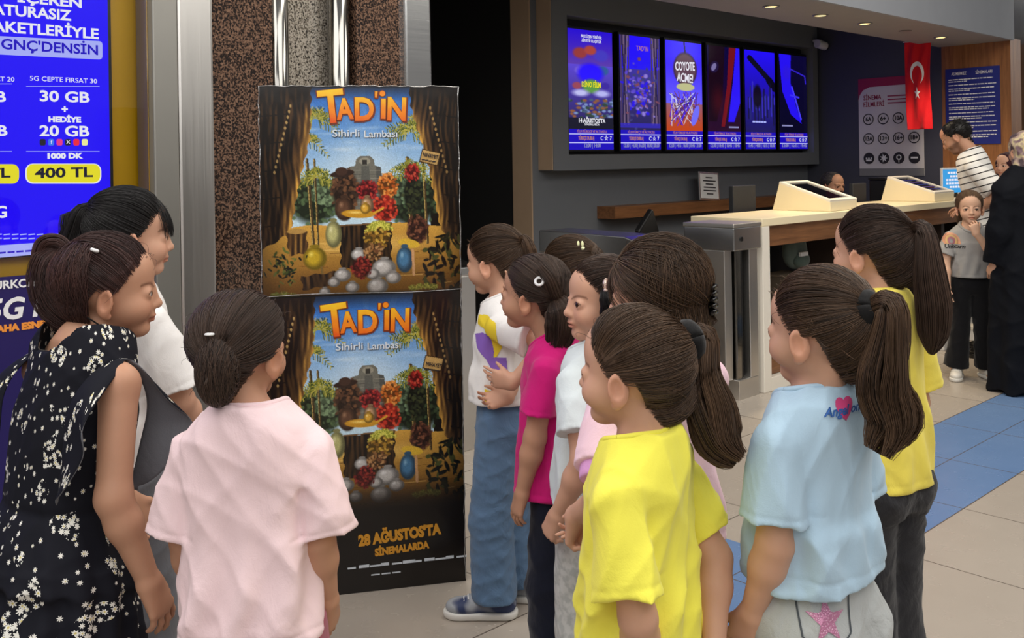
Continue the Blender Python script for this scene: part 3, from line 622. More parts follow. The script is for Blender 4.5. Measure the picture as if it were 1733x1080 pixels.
cc = thing('security_camera', 'small white dome security camera at the top right of the screen wall', 'camera', W(9.37, 5.20, 2.66), AX)
MB().box((-.05, -.02, .04), (.05, .04, .07)).build('mount', M['paperwhite'], cc, .004)
MB().tube([(-.08, -.03, .02), (.05, -.05, 0)], .045, 20).build('camera_body', M['paperwhite'], cc, .004)
MB().ball((.055, -.055, -.005), .036, 16, 10).build('lens', M['blackgloss'], cc)

sh = thing('wall_shelf', 'long oak floating ledge on the grey wall under the screens', 'shelf', W(6.0, 5.40, 1.0), AX)
MB().box((.05, -.2, 0), (3.3, 0, .1)).build('ledge', M['oak'], sh, .003)
MB().box((.046, -.2, -.001), (.051, 0, .101)).build('end_cap', M['oak'], sh)
nt = thing('framed_notice', 'small white notice in a silver frame leaning on the oak ledge', 'notice', W(7.42, 5.235, 1.1), AX)
nt.rotation_euler = (-.10, .06, AX)
MB().box((-.155, -.006, 0), (.155, .008, .265)).build('frame', M['steel_h'], nt, .003)
sheet = MB().box((-.135, -.009, .02), (.135, -.006, .245)).build('sheet', M['paperwhite'], nt)
for j, wd_ in enumerate((.11, .2, .12, .19, .2, .1)): MB().box((-wd_ / 2, -.0105, .205 - j * .03), (wd_ / 2, -.0095, .216 - j * .03)).build('printed_line', M['ink'], sheet)

# ================================================================== END WALL: rating chart, flag, blue rules board
v0, _ = on_u(1453, 133, 9.46); v1, _ = on_u(1565, 297, 9.46)
rc_ = thing('rating_chart', 'large white film rating chart with round symbols on the navy end wall', 'poster', W(9.452, v0, 1.285), AX - math.pi / 2)
RW, RH = v0 - v1, 1.0
MB().box((0, 0, 0), (RW, .006, RH)).build('sheet', plain('chart_pale_grey', (206, 202, 204), .5), rc_)
MB().prism([(0, RH), (RW, RH), (RW, RH - .085), (.12, RH - .09), (.05, RH - .12), (.015, RH - .17), (0, RH - .22)], 1, -.003, -.001).build('header_band', plain('chart_crimson', (150, 30, 66), .5), rc_)
MB().box((0, -.003, 0), (RW, -.001, .075)).build('footer_band', plain('chart_grey', (120, 120, 122), .5), rc_)
crim = plain('crimson_ink', (150, 36, 70), .5)
text('heading', 'SİNEMA', .068, crim, rc_, facing(.15, .80, -.004), bold=.0006, width=.19); text('heading', 'FİLMLERİ', .068, crim, rc_, facing(.165, .73, -.004), bold=.0006, width=.22)
for z_ in (.80, .765, .73): MB().box((.31, -.0045, z_), (RW - .12, -.0035, z_ + .012)).build('printed_line', crim, rc_)
sy = (('6A', '6+', '10A', '10+'), ('13A', '13+', '16+', '18+'), ('', '', '', ''))
for r in range(3):
    for c_ in range(4):
        x, z = .105 + c_ * (RW - .2) / 3, (.60, .40, .20)[r] - .02
        a = [(math.cos(q * math.pi / 18), math.sin(q * math.pi / 18)) for q in range(36)]; m_ = MB(); ri = .048 if r < 2 else .001
        m_.add([(x + p * .058, -.004, z + q * .058) for p, q in a] + [(x + p * ri, -.004, z + q * ri) for p, q in a], [(i, (i + 1) % 36, 36 + (i + 1) % 36, 36 + i) for i in range(36)])
        ob = m_.build('rating_symbol', M['ink'], rc_)
        if r < 2: text('symbol_lettering', sy[r][c_], .062, M['ink'], ob, facing(x, z, -.005), bold=.002, width=.075 if len(sy[r][c_]) > 2 else .06)
        else:
            q = MB()
            if c_ == 0: q.box((x - .03, -.0055, z - .03), (x + .03, -.0045, z - .012)); [q.ball((x - .025 + j * .025, -.005, z + .0), (.009, .001, .009), 8, 6) for j in range(3)]
            if c_ == 1: q.prism([(x + (.045 if j % 2 == 0 else .018) * math.cos(j * math.pi / 7), z + (.045 if j % 2 == 0 else .018) * math.sin(j * math.pi / 7)) for j in range(14)], 1, -.0055, -.0045)
            if c_ == 2: q.tube([(x + .022 * math.cos(j * .4488), -.005, z + .006 + .022 * math.sin(j * .4488)) for j in range(15)], .006, 6); q.box((x - .004, -.0055, z - .045), (x + .004, -.0045, z - .018))
            if c_ == 3: q.box((x - .036, -.0055, z - .009), (x + .036, -.0045, z + .009))
            q.build('symbol_mark', M['paperwhite'], ob)
fv, fz = on_u(1553, 72, 9.0)
fg = thing('flag', 'red flag with white crescent and star hanging from the soffit over the rating chart', 'flag', W(9.0, fv, 2.56), AX - math.pi / 2)
gx, gz = np.meshgrid(np.linspace(-.125, .125, 40), np.linspace(0, -.83, 90))
def wave(x, z): return .012 * np.sin(x * 34 + z * 4) * (.3 - z) + .006 * np.sin(x * 60 - z * 9)
fx = gx * (1 - .10 * (-gz / .83)) + .01 * np.sin(gz * 5)
i = (np.arange(89)[:, None] * 40 + np.arange(39)[None]).reshape(-1)
me = fast_mesh('cloth', np.stack([fx, wave(gx, gz), gz], -1).reshape(-1, 3), np.stack([i, i + 40, i + 41, i + 1], 1))
fc = link('cloth', me, cloth('red_flag_cloth', (214, 22, 34), .7), fg); sm = fc.modifiers.new('thick', 'SOLIDIFY'); sm.thickness = .002
def fpt(x, z): return (x * (1 - .10 * (-z / .83)) + .01 * math.sin(z * 5), float(wave(x, z)) - .004, z)
N = 40; cr_ = MB(); out = [(.066 * math.cos(a), .098 * math.sin(a)) for a in np.linspace(0, 2 * math.pi, N, endpoint=False)]
vs, fs = [], []
for j in range(N + 1):
    a = math.radians(-62 + 304.0 * j / N); xo, zo = .066 * math.cos(a), .11 * math.sin(a)
    b = math.radians(-52 + 284.0 * j / N); xi, zi = .049 * math.cos(b), -.024 + .094 * math.sin(b)
    vs += [fpt(xo, -.30 + zo), fpt(xi, -.30 + zi)]
fs = [(2 * j, 2 * j + 1, 2 * j + 3, 2 * j + 2) for j in range(N)]
MB().add(vs, fs).build('crescent', M['white_text'], fg)
sv = [fpt(0, -.49)] + [fpt((.034 if j % 2 == 0 else .014) * math.sin(j * math.pi / 5), -.49 + (.062 if j % 2 == 0 else .024) * math.cos(j * math.pi / 5)) for j in range(10)]
MB().add(sv, [(0, 1 + j, 1 + (j + 1) % 10) for j in range(10)]).build('star', M['white_text'], fg)
MB().tube([(-.14, 0, .004), (0, .004, -.002), (.14, 0, .004)], .004, 8).build('hanging_rod', M['white_text'], fg)
v0, z1 = on_u(1600, 118, 9.455); v1, z0 = on_u(1694, 243, 9.455)
rb = thing('rules_board', 'dark blue board of white printed rules on the wooden pillar behind the man', 'sign', W(9.449, v0, z0), AX - math.pi / 2)
MB().box((0, 0, 0), (v0 - v1, .008, z1 - z0)).build('board', plain('rules_blue', (34, 44, 128), .4), rb)
bw = v0 - v1
text('heading', 'AS MERKEZ', .042, M['white_text'], rb, facing(.13, z1 - z0 - .05, -.002), bold=.0003, width=.14); text('heading', 'SİNEMALARI', .042, M['white_text'], rb, facing(.36, z1 - z0 - .05, -.002), bold=.0003, width=.15)
rs = np.random.RandomState(4); z = z1 - z0 - .11; j = 0
while z > .05:
    for q in range(2 if j % 2 == 0 else 1):
        x, e = .03, bw - .03 - (rs.uniform(.05, .3) if q else rs.uniform(0, .03)); ln = MB()
        while x < e:
            w_ = rs.uniform(.015, .05); ln.box((x, -.002, z), (min(x + w_, e), -.0005, z + .009)); x += w_ + .006
        ln.build('printed_line', M['white_text'], rb); z -= .019
    z -= .016; j += 1

# ================================================================== TICKET COUNTER
CT = thing('ticket_counter', 'long white ticket counter with an oak band and open dark underside', 'counter', W(5.30, 3.346, 0), AX)
MB().box((0, 0, 1.05), (4.14, .55, 1.10)).build('counter_top', M['cream'], CT, .004)
MB().box((0, 0, 0), (.085, .55, 1.05)).build('end_panel', M['white'], CT, .004)
MB().box((.086, .03, .915), (4.14, .07, 1.05)).build('oak_band', M['oak'], CT, .003)
MB().box((.086, .0, 0), (4.14, .05, .085)).build('white_plinth', M['white'], CT, .003)
MB().box((.086, .05, .086), (4.14, .09, .20)).build('oak_rail', M['oak'], CT, .003)
MB().box((.086, .50, .086), (4.14, .53, 1.05)).build('back_panel', plain('dark_back_panel', (18, 19, 26), .5), CT)
for x in (1.42, 2.85, 3.45): MB().box((x, .08, .2), (x + .06, .5, 1.05)).build('divider', plain('dark_walnut', (52, 40, 34), .5), CT)
MB().ball((.16, .494, .80), .012, 10, 8).build('knob', M['chrome'], CT); MB().ball((.17, .494, .28), .012, 10, 8).build('knob', M['chrome'], CT)
def kiosk(px, label, img):
    q = thing('ticket_console', label, 'console', W(on_v(px, 357, 3.39)[0], 3.39, 1.10), AX, 'white sloped consoles on the counter')
    KW, KD, HB, HF = .39, .46, .20, .07
    MB().prism([(0, 0), (0, HF), (KD - .06, HB), (KD, 0)], 0, 0, KW).build('housing', M['cream'], q, .005)
    sl = math.atan2(HB - HF, KD - .06); mw = Matrix.Translation((KW / 2, (KD - .06) / 2, (HB + HF) / 2)) @ Matrix.Rotation(sl, 4, 'X'); hl_ = math.hypot(HB - HF, KD - .06) / 2
    MB().box((-KW / 2 + .04, -hl_ + .035, -.012), (KW / 2 - .04, hl_ - .03, .003)).build('screen_glass', M['blackgloss'], q, .002, mw)
    fr_ = MB()
    for lo_b, hi_b in (((-KW / 2, -hl_, -.004), (KW / 2, -hl_ + .035, .012)), ((-KW / 2, hl_ - .03, -.004), (KW / 2, hl_, .012)), ((-KW / 2, -hl_ + .035, -.004), (-KW / 2 + .04, hl_ - .03, .012)), ((KW / 2 - .04, -hl_ + .035, -.004), (KW / 2, hl_ - .03, .012))): fr_.box(lo_b, hi_b)
    fr_.build('bezel', M['white'], q, .002, mw)
    if img:
        for j in range(5): MB().box((-.14, -.12 + j * .055, .0035), (.14, -.105 + j * .055, .0045)).build('display_stripe', (glow('lit_stripe_blue', (46, 60, 150), .5), glow('lit_stripe_violet', (110, 80, 150), .5))[j % 2], q, 0, mw)
kiosk(1405, 'white sloped console with a dark screen at the near end of the counter', False)
kiosk(1582, 'white sloped console with a striped screen near the striped-shirt man', True)
MB().box((.086, .56, .70), (4.14, .86, .74)).build('work_shelf', M['black'], CT)
def monitor(uu, vv, z, label, w_=.3, h_=.2):
    q = thing('monitor', label, 'monitor', W(uu, vv, z), AX, 'cashier monitors seen from behind')
    MB().box((-w_ / 2, -.02, .32), (w_ / 2, .02, .34 + h_)).build('casing', plain('monitor_grey', (44, 46, 50), .4), q, .006)
    MB().tube([(0, 0, .0), (0, .0, .34)], .02, 12).build('stem', M['black'], q)
    MB().box((-.09, -.06, 0), (.09, .06, .012)).build('foot', M['black'], q, .003)
monitor(6.17, 4.06, .742, 'dark monitor seen from behind at the near end of the counter')
monitor(7.95, 4.06, .742, 'dark monitor seen from behind near the far white console', .24, .17)
pr = thing('receipt_printer', 'tall black receipt printer behind the far white console', 'printer', W(8.45, 4.06, .742), AX)
MB().box((-.13, -.08, 0), (.13, .08, .53)).build('housing', M['black'], pr, .01); MB().box((-.14, -.085, .53), (.15, .085, .55)).build('lid', M['black'], pr, .005)
tb = thing('customer_display', 'small bright blue customer screen on the counter beside the striped-shirt man', 'screen', W(8.92, 3.62, 1.10), AX - .35)
MB().box((-.02, -.01, 0), (.02, .05, .05)).build('stand', M['black'], tb)
MB().box((-.17, -.008, .03), (.17, .012, .27)).build('bezel', M['paperwhite'], tb, .004)
pn = MB().box((-.155, -.011, .045), (.155, -.008, .255)).build('panel', glow('lit_azure', (64, 160, 226), 1.0), tb)
for j, w_ in enumerate((.2, .14, .24, .24, .16)):
    for x_ in np.arange(-w_ / 2, w_ / 2 - .02, .034): MB().box((x_, -.0125, .215 - j * .032), (x_ + .026, -.0115, .233 - j * .032)).build('printed_word', wt, pn)
# things kept under the counter
bp = thing('backpack', 'grey-green backpack hanging on the dark panel under the counter', 'bag', W(on_v(1347, 425, 3.66)[0], 3.74, on_v(1347, 425, 3.66)[1] - .10), AX)
bb = MB(); bb.ball((0, -.07, .10), (.13, .07, .13), 20, 14); bb.build('bag_body', cloth('grey_green_canvas', (92, 104, 98)), bp)
MB().ball((0, -.12, .04), (.09, .05, .06), 16, 10).build('front_pocket', cloth('grey_green_pocket', (80, 94, 88)), bp)
MB().box((-.07, -.162, .07), (.03, -.142, .10)).build('label_patch', M['paperwhite'], bp, .003)
MB().tube([(.1, -.05, .2), (.14, -.03, .1), (.13, -.03, -.05)], .012, 8).build('strap', cloth('grey_strap', (70, 78, 80)), bp)
bx = thing('storage_box', 'brown cardboard box standing under the near end of the counter', 'box', W(on_v(1347, 455, 3.62)[0], 3.71, .2), AX)
MB().box((-.14, -.1, 0), (.14, .1, .44)).build('carton', plain('dull_cardboard', (96, 84, 70), .8), bx, .004); MB().box((-.145, -.105, .44), (.145, .105, .455)).build('lid', plain('dull_cardboard_lid', (112, 98, 82), .8), bx, .003)
for k, (px, py, Y, w_, lab) in enumerate(((1592, 556, 7.45, .2, 'white shoe-sized box on the floor beside the counter, left of the small girl'), (1652, 566, 7.75, .12, 'white box on the floor behind the small girl\'s legs'))):
    p_ = at(px, py, Y); q = thing('white_box', lab, 'box', (p_[0], p_[1], 0), AX)
    MB().box((-w_ / 2 - .03, -.08, 0), (w_ / 2 + .03, .08, .085)).build('carton', M['paperwhite'], q, .004); MB().box((-w_ / 2 - .035, -.085, .085), (w_ / 2 + .035, .085, .115)).build('lid', M['white'], q, .004)

# ================================================================== ENTRY GATES
g = thing('gate_post', 'brushed steel flap gate post attached to the near end of the counter', 'gate', W(5.06, 3.36, 0), AX)
MB().box((-.02, .0, 0), (.20, .32, .12)).build('foot', M['steel'], g, .004)
MB().box((.11, .0, .12), (.20, .32, .92)).build('body', M['steel'], g, .004)
MB().box((-.10, -.03, .92), (.20, .34, 1.06)).build('head', M['steel_h'], g, .006)
MB().box((-.105, -.035, 1.06), (.205, .345, 1.085)).build('cap', M['steel'], g, .005)
MB().tube([(-.02, -.031, .99), (-.02, -.036, .99)], .014, 16).build('lock', M['black'], g)
MB().box((.05, .03, .12), (.075, .30, .92)).build('flap_slot', M['blackgloss'], g); MB().box((-.10, .04, .12), (-.02, .28, .92)).build('flap', M['steel'], g, .004)
MB().box((-.005, .02, .12), (.045, .06, .92)).build('flap_edge', M['chrome'], g, .003)
def cabinet(uu, vv, label, L=1.05):
    q = thing('gate_cabinet', label, 'gate', W(uu, vv, 0), AX, 'steel turnstile cabinets')
    MB().box((0, 0, .0), (.26, L, .90)).build('body', M['steel'], q, .004)
    MB().prism([(-.005, .90), (-.005, .945), (.34, 1.03), (L, 1.04), (L, .90)], 0, -.01, .27).build('sloped_top', M['steel_h'], q, .006)
    MB().box((.07, .10, .93), (.19, .2, .99)).build('reader', M['blackgloss'], q, .004)
    for j in range(4): MB().ball((-.003 if j % 2 else .263, .1 + .7 * (j // 2), .06), .012, 8, 6).build('bolt', M['chrome'], q)
    MB().tube([(-.04, .1, .78), (-.04, L - .1, .78)], .018, 12).build('rail', M['chrome'], q)
cabinet(4.385, 3.36, 'steel turnstile cabinet with a sloped top behind the girls\' heads')
cabinet(3.02, 3.78, 'steel turnstile cabinet just right of the poster stand, behind the girl in jeans')
cr2 = thing('ticket_scanner', 'black angled ticket scanner behind the steel gate post', 'scanner', W(4.98, 3.98, .0), AX)
MB().tube([(0, 0, 0), (0, 0, .9)], .025, 12).build('pole', M['black'], cr2)
MB().box((-.1, -.02, -.1), (.1, .02, .14)).build('head', M['black'], cr2, .01, Matrix.Translation((-.03, 0, 1.0)) @ Matrix.Rotation(-.75, 4, 'Y') @ Matrix.Rotation(.3, 4, 'X'))

# ================================================================== PEOPLE: smooth bodies and clothes grown from blended volumes
def nrm(v): v = np.asarray(v, float); return v / (np.linalg.norm(v) + 1e-9)
def rotx(a): c, s = math.cos(a), math.sin(a); return np.array([[1, 0, 0], [0, c, -s], [0, s, c]])
def roty(a): c, s = math.cos(a), math.sin(a); return np.array([[c, 0, s], [0, 1, 0], [-s, 0, c]])
def rotz(a): c, s = math.cos(a), math.sin(a); return np.array([[c, -s, 0], [s, c, 0], [0, 0, 1]])
class Vol:
    def __init__(s, lo, hi, h):
        s.lo, s.h = np.asarray(lo, float), h; s.n = np.ceil((np.asarray(hi) - s.lo) / h).astype(int) + 1
        s.ax = [(s.lo[i] + h * np.arange(s.n[i])).astype(np.float32) for i in range(3)]
        s.D = np.full(s.n, .5, np.float32)
    def sl(s, lo, hi):
        a = np.clip(np.floor((np.asarray(lo) - s.lo) / s.h).astype(int), 0, s.n); b = np.clip(np.ceil((np.asarray(hi) - s.lo) / s.h).astype(int) + 1, 0, s.n)
        if np.any(b <= a): return None, None
        q = tuple(slice(a[i], b[i]) for i in range(3)); x = [s.ax[i][q[i]] for i in range(3)]
        return q, (x[0][:, None, None], x[1][None, :, None], x[2][None, None, :])
    def add(s, pr, k=.01):
        f, lo, hi = pr; m = k + 2.5 * s.h; q, p = s.sl(lo - m, hi + m)
        if q is None: return s
        d = f(*p); a = s.D[q]
        if k > 0: h = np.maximum(k - np.abs(a - d), 0); s.D[q] = np.minimum(a, d) - h * h / (4 * k)
        else: s.D[q] = np.minimum(a, d)
        return s
    def sub(s, pr, k=.004):
        f, lo, hi = pr; m = k + 2.5 * s.h; q, p = s.sl(lo - m, hi + m)
        if q is None: return s
        d = -f(*p); a = s.D[q]; h = np.maximum(k - np.abs(a - d), 0); s.D[q] = np.maximum(a, d) + h * h / (4 * max(k, 1e-6)); return s
    def cut(s, o, n, k=.004):
        """keep what lies on the negative side of the plane through o with normal n"""
        x, y, z = s.ax[0][:, None, None], s.ax[1][None, :, None], s.ax[2][None, None, :]
        d = (x - o[0]) * n[0] + (y - o[1]) * n[1] + (z - o[2]) * n[2]
        h = np.maximum(k - np.abs(s.D - d), 0); s.D = np.maximum(s.D, d) + h * h / (4 * k); return s
    def ripple(s, f):
        x, y, z = s.ax[0][:, None, None], s.ax[1][None, :, None], s.ax[2][None, None, :]
        s.D = s.D + f(x, y, z).astype(np.float32); return s
    def mesh(s, smooth=1):
        D = s.D; I = D < 0; c = [I[a:I.shape[0] - 1 + a, b:I.shape[1] - 1 + b, e:I.shape[2] - 1 + e] for a in (0, 1) for b in (0, 1) for e in (0, 1)]
        al = c[0].copy(); an = c[0].copy()
        for q in c[1:]: al &= q; an |= q
        act = np.argwhere(an & ~al); idx = np.full(an.shape, -1, np.int32); idx[tuple(act.T)] = np.arange(len(act))
        acc = np.zeros((len(act), 3)); cnt = np.zeros(len(act))
        def val(o): return D[act[:, 0] + o[0], act[:, 1] + o[1], act[:, 2] + o[2]].astype(float)
        cor = {(a, b, e): val((a, b, e)) for a in (0, 1) for b in (0, 1) for e in (0, 1)}
        for ax in range(3):
            for a in (0, 1):
                for b in (0, 1):
                    o0 = [a, b]; o0.insert(ax, 0); o1 = [a, b]; o1.insert(ax, 1); v0, v1 = cor[tuple(o0)], cor[tuple(o1)]
                    m = (v0 < 0) != (v1 < 0); t = np.where(m, v0 / np.where(v0 == v1, 1, v0 - v1), 0)
                    pt = np.tile(np.array(o0, float), (len(act), 1)); pt[:, ax] += t
                    acc += pt * m[:, None]; cnt += m
        V = s.lo + (act + acc / cnt[:, None]) * s.h
        Q = []
        for ax in range(3):
            sa = [slice(None)] * 3; sb = [slice(None)] * 3; sa[ax] = slice(0, -1); sb[ax] = slice(1, None)
            A, B = I[tuple(sa)], I[tuple(sb)]; e = np.argwhere(A != B)
            o = [i for i in range(3) if i != ax]; e = e[(e[:, o[0]] > 0) & (e[:, o[1]] > 0) & (e[:, o[0]] < idx.shape[o[0]]) & (e[:, o[1]] < idx.shape[o[1]])]
            if not len(e): continue
            def ci(da, db): g = e.copy(); g[:, o[0]] += da; g[:, o[1]] += db; return idx[tuple(g.T)]
            q = np.stack([ci(-1, -1), ci(0, -1), ci(0, 0), ci(-1, 0)], 1); ins = A[tuple(e.T)]; fl = ins if ax != 1 else ~ins
            q[~fl] = q[~fl][:, ::-1]; Q.append(q)
        Q = np.concatenate(Q); Q = Q[(Q >= 0).all(1)]
        for _ in range(smooth):
            acc = np.zeros_like(V); cnt = np.zeros(len(V))
            for j in range(4):
                a, b = Q[:, j], Q[:, (j + 1) % 4]
                for i in range(3): acc[:, i] += np.bincount(a, V[b, i], len(V)) + np.bincount(b, V[a, i], len(V))
                cnt += np.bincount(a, minlength=len(V)) + np.bincount(b, minlength=len(V))
            V = V * .45 + .55 * acc / np.maximum(cnt, 1)[:, None]
        return V, Q
def rc(a, b, ra, rb, flat=False):
    """tapered limb from a to b; flat: cut square at b"""
    a, b = np.asarray(a, float), np.asarray(b, float); d = b - a; L2 = max(d @ d, 1e-9); L = math.sqrt(L2)
    def f(x, y, z):
        X, Y, Z = x - a[0], y - a[1], z - a[2]; t0 = (X * d[0] + Y * d[1] + Z * d[2]) / L2; t = np.clip(t0, 0, 1)
        r = np.sqrt((X - t * d[0]) ** 2 + (Y - t * d[1]) ** 2 + (Z - t * d[2]) ** 2) - (ra + (rb - ra) * t)
        return np.maximum(r, (t0 - 1) * L) if flat else r
    m = np.array([max(ra, rb)] * 3); return f, np.minimum(a, b) - m, np.maximum(a, b) + m
def el(c, r, R=None):
    c, r = np.asarray(c, float), np.asarray(r, float); R = np.eye(3) if R is None else R
    def f(x, y, z):
        X, Y, Z = x - c[0], y - c[1], z - c[2]; k0 = 0; k1 = 0
        for i in range(3):
            u = (X * R[0, i] + Y * R[1, i] + Z * R[2, i]) / r[i]; k0 = k0 + u * u; k1 = k1 + (u / r[i]) ** 2
        k0 = np.sqrt(k0); return k0 * (k0 - 1) / (np.sqrt(k1) + 1e-6)
    e = np.sqrt(((R * r[None]) ** 2).sum(1)); return f, c - e, c + e
def loft(rows, o=(0, 0, 0), R=None, n=2.3):
    """stack of ellipses: rows of (z, cx, cy, rx, ry) in the frame (o, R)"""
    rows = np.array(sorted(rows), float); zz = np.linspace(rows[0, 0], rows[-1, 0], 90); tab = [np.interp(zz, rows[:, 0], rows[:, i]) for i in range(1, 5)]
    for _ in range(10): tab = [np.concatenate([[t[0]], (t[:-2] + 2 * t[1:-1] + t[2:]) / 4, [t[-1]]]) for t in tab]
    o = np.asarray(o, float); R = np.eye(3) if R is None else R
    def f(x, y, z):
        X, Y, Z = x - o[0], y - o[1], z - o[2]
        u, v, w = [X * R[0, i] + Y * R[1, i] + Z * R[2, i] for i in range(3)]
        u, v, w = np.broadcast_arrays(u, v, w); cx, cy, rx, ry = [np.interp(w, zz, t) for t in tab]
        q = (np.abs((u - cx) / rx) ** n + np.abs((v - cy) / ry) ** n) ** (1 / n)
        d = (q - 1) * np.minimum(rx, ry); return np.maximum(d, np.maximum(w - zz[-1], zz[0] - w)).astype(np.float32)
    P = np.array([[sx * max(abs(rows[:, 1]) + rows[:, 3]), sy * max(abs(rows[:, 2]) + rows[:, 4]), w] for sx in (-1, 1) for sy in (-1, 1) for w in (zz[0], zz[-1])]) @ R.T + o
    return f, P.min(0), P.max(0)
def shaft(c, rx, ry, R, depth):
    """upright round shaft above the point c - depth, used to open a neckline"""
    c = np.asarray(c, float)
    def f(x, y, z):
        X, Y, Z = x - c[0], y - c[1], z - c[2]; u, v, w = [X * R[0, i] + Y * R[1, i] + Z * R[2, i] for i in range(3)]
        return np.maximum((np.sqrt((u / rx) ** 2 + (v / ry) ** 2) - 1) * min(rx, ry), -(w + depth))
    m = np.array([max(rx, ry) * 1.3] * 2 + [.12]); return f, c - m, c + m
def folds(seed, amp, L, up=.35):
    r = np.random.RandomState(seed); W_ = []
    for i in range(5):
        a = r.uniform(0, 6.28); k = np.array([math.cos(a), math.sin(a), r.uniform(-up, up) * 2]) * 6.28 / (L * r.uniform(.7, 1.6)); W_.append((k, r.uniform(0, 6.28), r.uniform(.5, 1), r.uniform(3, 8), r.uniform(0, 6)))
    def f(x, y, z):
        t = 0
        for k, p, w, wf, q in W_: t = t + w * (1 - np.abs(np.sin((x * k[0] + y * k[1] + z * k[2]) * .5 + p + 1.1 * np.sin(z * wf * 2 + q + x * 5)))) ** 2
        return -amp * (t - 1.2)
    return f
def ik(S_, W_, l1, l2, pole):
    S_, W_ = np.asarray(S_, float), np.asarray(W_, float); d = W_ - S_; L = np.linalg.norm(d); L = min(max(L, .05), (l1 + l2) * .999); e = nrm(d)
    a = (l1 * l1 - l2 * l2 + L * L) / (2 * L); hgt = math.sqrt(max(l1 * l1 - a * a, 0)); p = np.asarray(pole, float); p = nrm(p - e * (p @ e))
    return S_ + e * a + p * hgt, S_ + e * L
def rot_about(v, ax, a):
    return v * math.cos(a) + np.cross(ax, v) * math.sin(a) + ax * (ax @ v) * (1 - math.cos(a))
def hand(V, w, d, n, L, right, curl=(.35, .4, .45, .55), thumb=.5, sp=.05, tc=.2):
    d = nrm(d); n = nrm(np.asarray(n) - d * (np.asarray(n) @ d)); th = np.cross(d, n) if right else np.cross(n, d); w = np.asarray(w, float)
    rf = .050 * L; K = []
    for j in range(4):
        off = (1.5 - j) * .135 * L; kn = w + d * (L * (.50, .53, .50, .45)[j]) + th * off; K.append(kn)
        V.add(rc(w + th * off * .45 + d * .03 * L, kn, .085 * L, .060 * L), .02 * L / .13)
    V.add(el(w + d * .27 * L, (.20 * L, .26 * L, .085 * L), np.stack([th, d, n], 1)), .01)
    for j in range(4):
        dd = nrm(d + th * (1.5 - j) * sp); p = K[j]; ln = (.40, .45, .42, .33)[j] * L
        for s_, fr_ in enumerate((.44, .31, .25)):
            dd = rot_about(dd, np.cross(dd, n) / (np.linalg.norm(np.cross(dd, n)) + 1e-9), curl[j] * (.8, 1.1, .8)[s_])
            q = p + dd * ln * fr_; V.add(rc(p, q, rf * (1.04 - .1 * s_), rf * (.96 - .12 * s_)), .003 if s_ else .004); p = q
    b = w + d * .12 * L + th * .13 * L; td = nrm(th * thumb * 1.3 + d * .85 + n * .3); p = b + td * .24 * L
    V.add(rc(b, p, .088 * L, .066 * L), .012); td = nrm(td + d * .45 + n * tc); q = p + td * .17 * L; V.add(rc(p, q, rf * 1.12, rf * 1.02), .004)
    td = nrm(td + d * .35 + n * tc); V.add(rc(q, q + td * .13 * L, rf * 1.02, rf * .82), .003)

def head_parts(V, C, R, s, man=False, chin=0.0, mouth=0.0):
    P = lambda *l: C + R @ (np.array(l) * s); E = lambda c, r, k=.01, Q=None: V.add(el(P(*c), np.array(r) * s, R if Q is None else R @ Q), k * s)
    E((0, -.014, .026), (.070, .086, .076)); E((0, .027, .040), (.059, .055, .056), .02); E((0, .024, -.022), (.057, .060, .062), .02)
    V.add(rc(P(0, .018, -.040), P(0, .052, -.074), .046 * s, .020 * s), .02 * s); E((0, .064, -.077), (.017, .014, .012), .018)
    for q in (-1, 1):
        E((q * .034, .050, -.032), (.024, .028, .024), .02)
        V.sub(el(P(q * .031, .093, .001), np.array([.016, .014, .011]) * s, R), .014 * s)
        E((q * .031, .0680, .000), (.0160, .0150, .0142), .005)
        V.sub(el(P(q * .031, .0850, -.0006), np.array([.0140, .0104, .0072]) * s, R @ rotz(-q * .15)), .001 * s)
        if man: V.add(rc(P(q * .014, .083, .017), P(q * .044, .073, .017), .006 * s, .005 * s), .012 * s)
        Q = rotz(q * -.55) @ rotx(-.12); ec = (q * .0765, -.008, -.016)
        E(ec, (.0064, .0185, .030), .006, Q); ce_ = np.array(ec) + Q @ np.array([q * .0068, .0030, .003]); V.sub(el(P(*ce_), np.array([.0078, .0112, .0190]) * s, R @ Q), .001 * s); 
        E((q * .073, -.002, -.042), (.006, .009, .009), .006, Q); E((q * .0755, .005, -.016), (.0035, .004, .006), .003)
    V.add(rc(P(0, .079, .008), P(0, .0905, -.022), .0072 * s, .0084 * s), .013 * s); E((0, .0925, -.0250), (.0100, .0090, .0082), .008)
    for q in (-1, 1): E((q * .0105, .0845, -.029), (.0064, .0075, .0060), .006); V.sub(el(P(q * .0058, .0890, -.0352), np.array([.0030, .0042, .0028]) * s, R), .002 * s)
    E((0, .0785, -.0465), (.018, .0085, .0085), .012); E((0, .0852, -.0490), (.0165, .0058, .0040), .005); E((0, .0830, -.0572), (.0140, .0062, .0046), .005)
    V.sub(el(P(0, .0915, -.0532), np.array([.019, .010, .0009 + mouth]) * s, R), .0035 * s)
    if man: V.add(rc(P(-.02, .05, -.076), P(.02, .05, -.076), .024 * s, .024 * s), .015 * s); E((0, .096, -.012), (.009, .008, .012), .01)
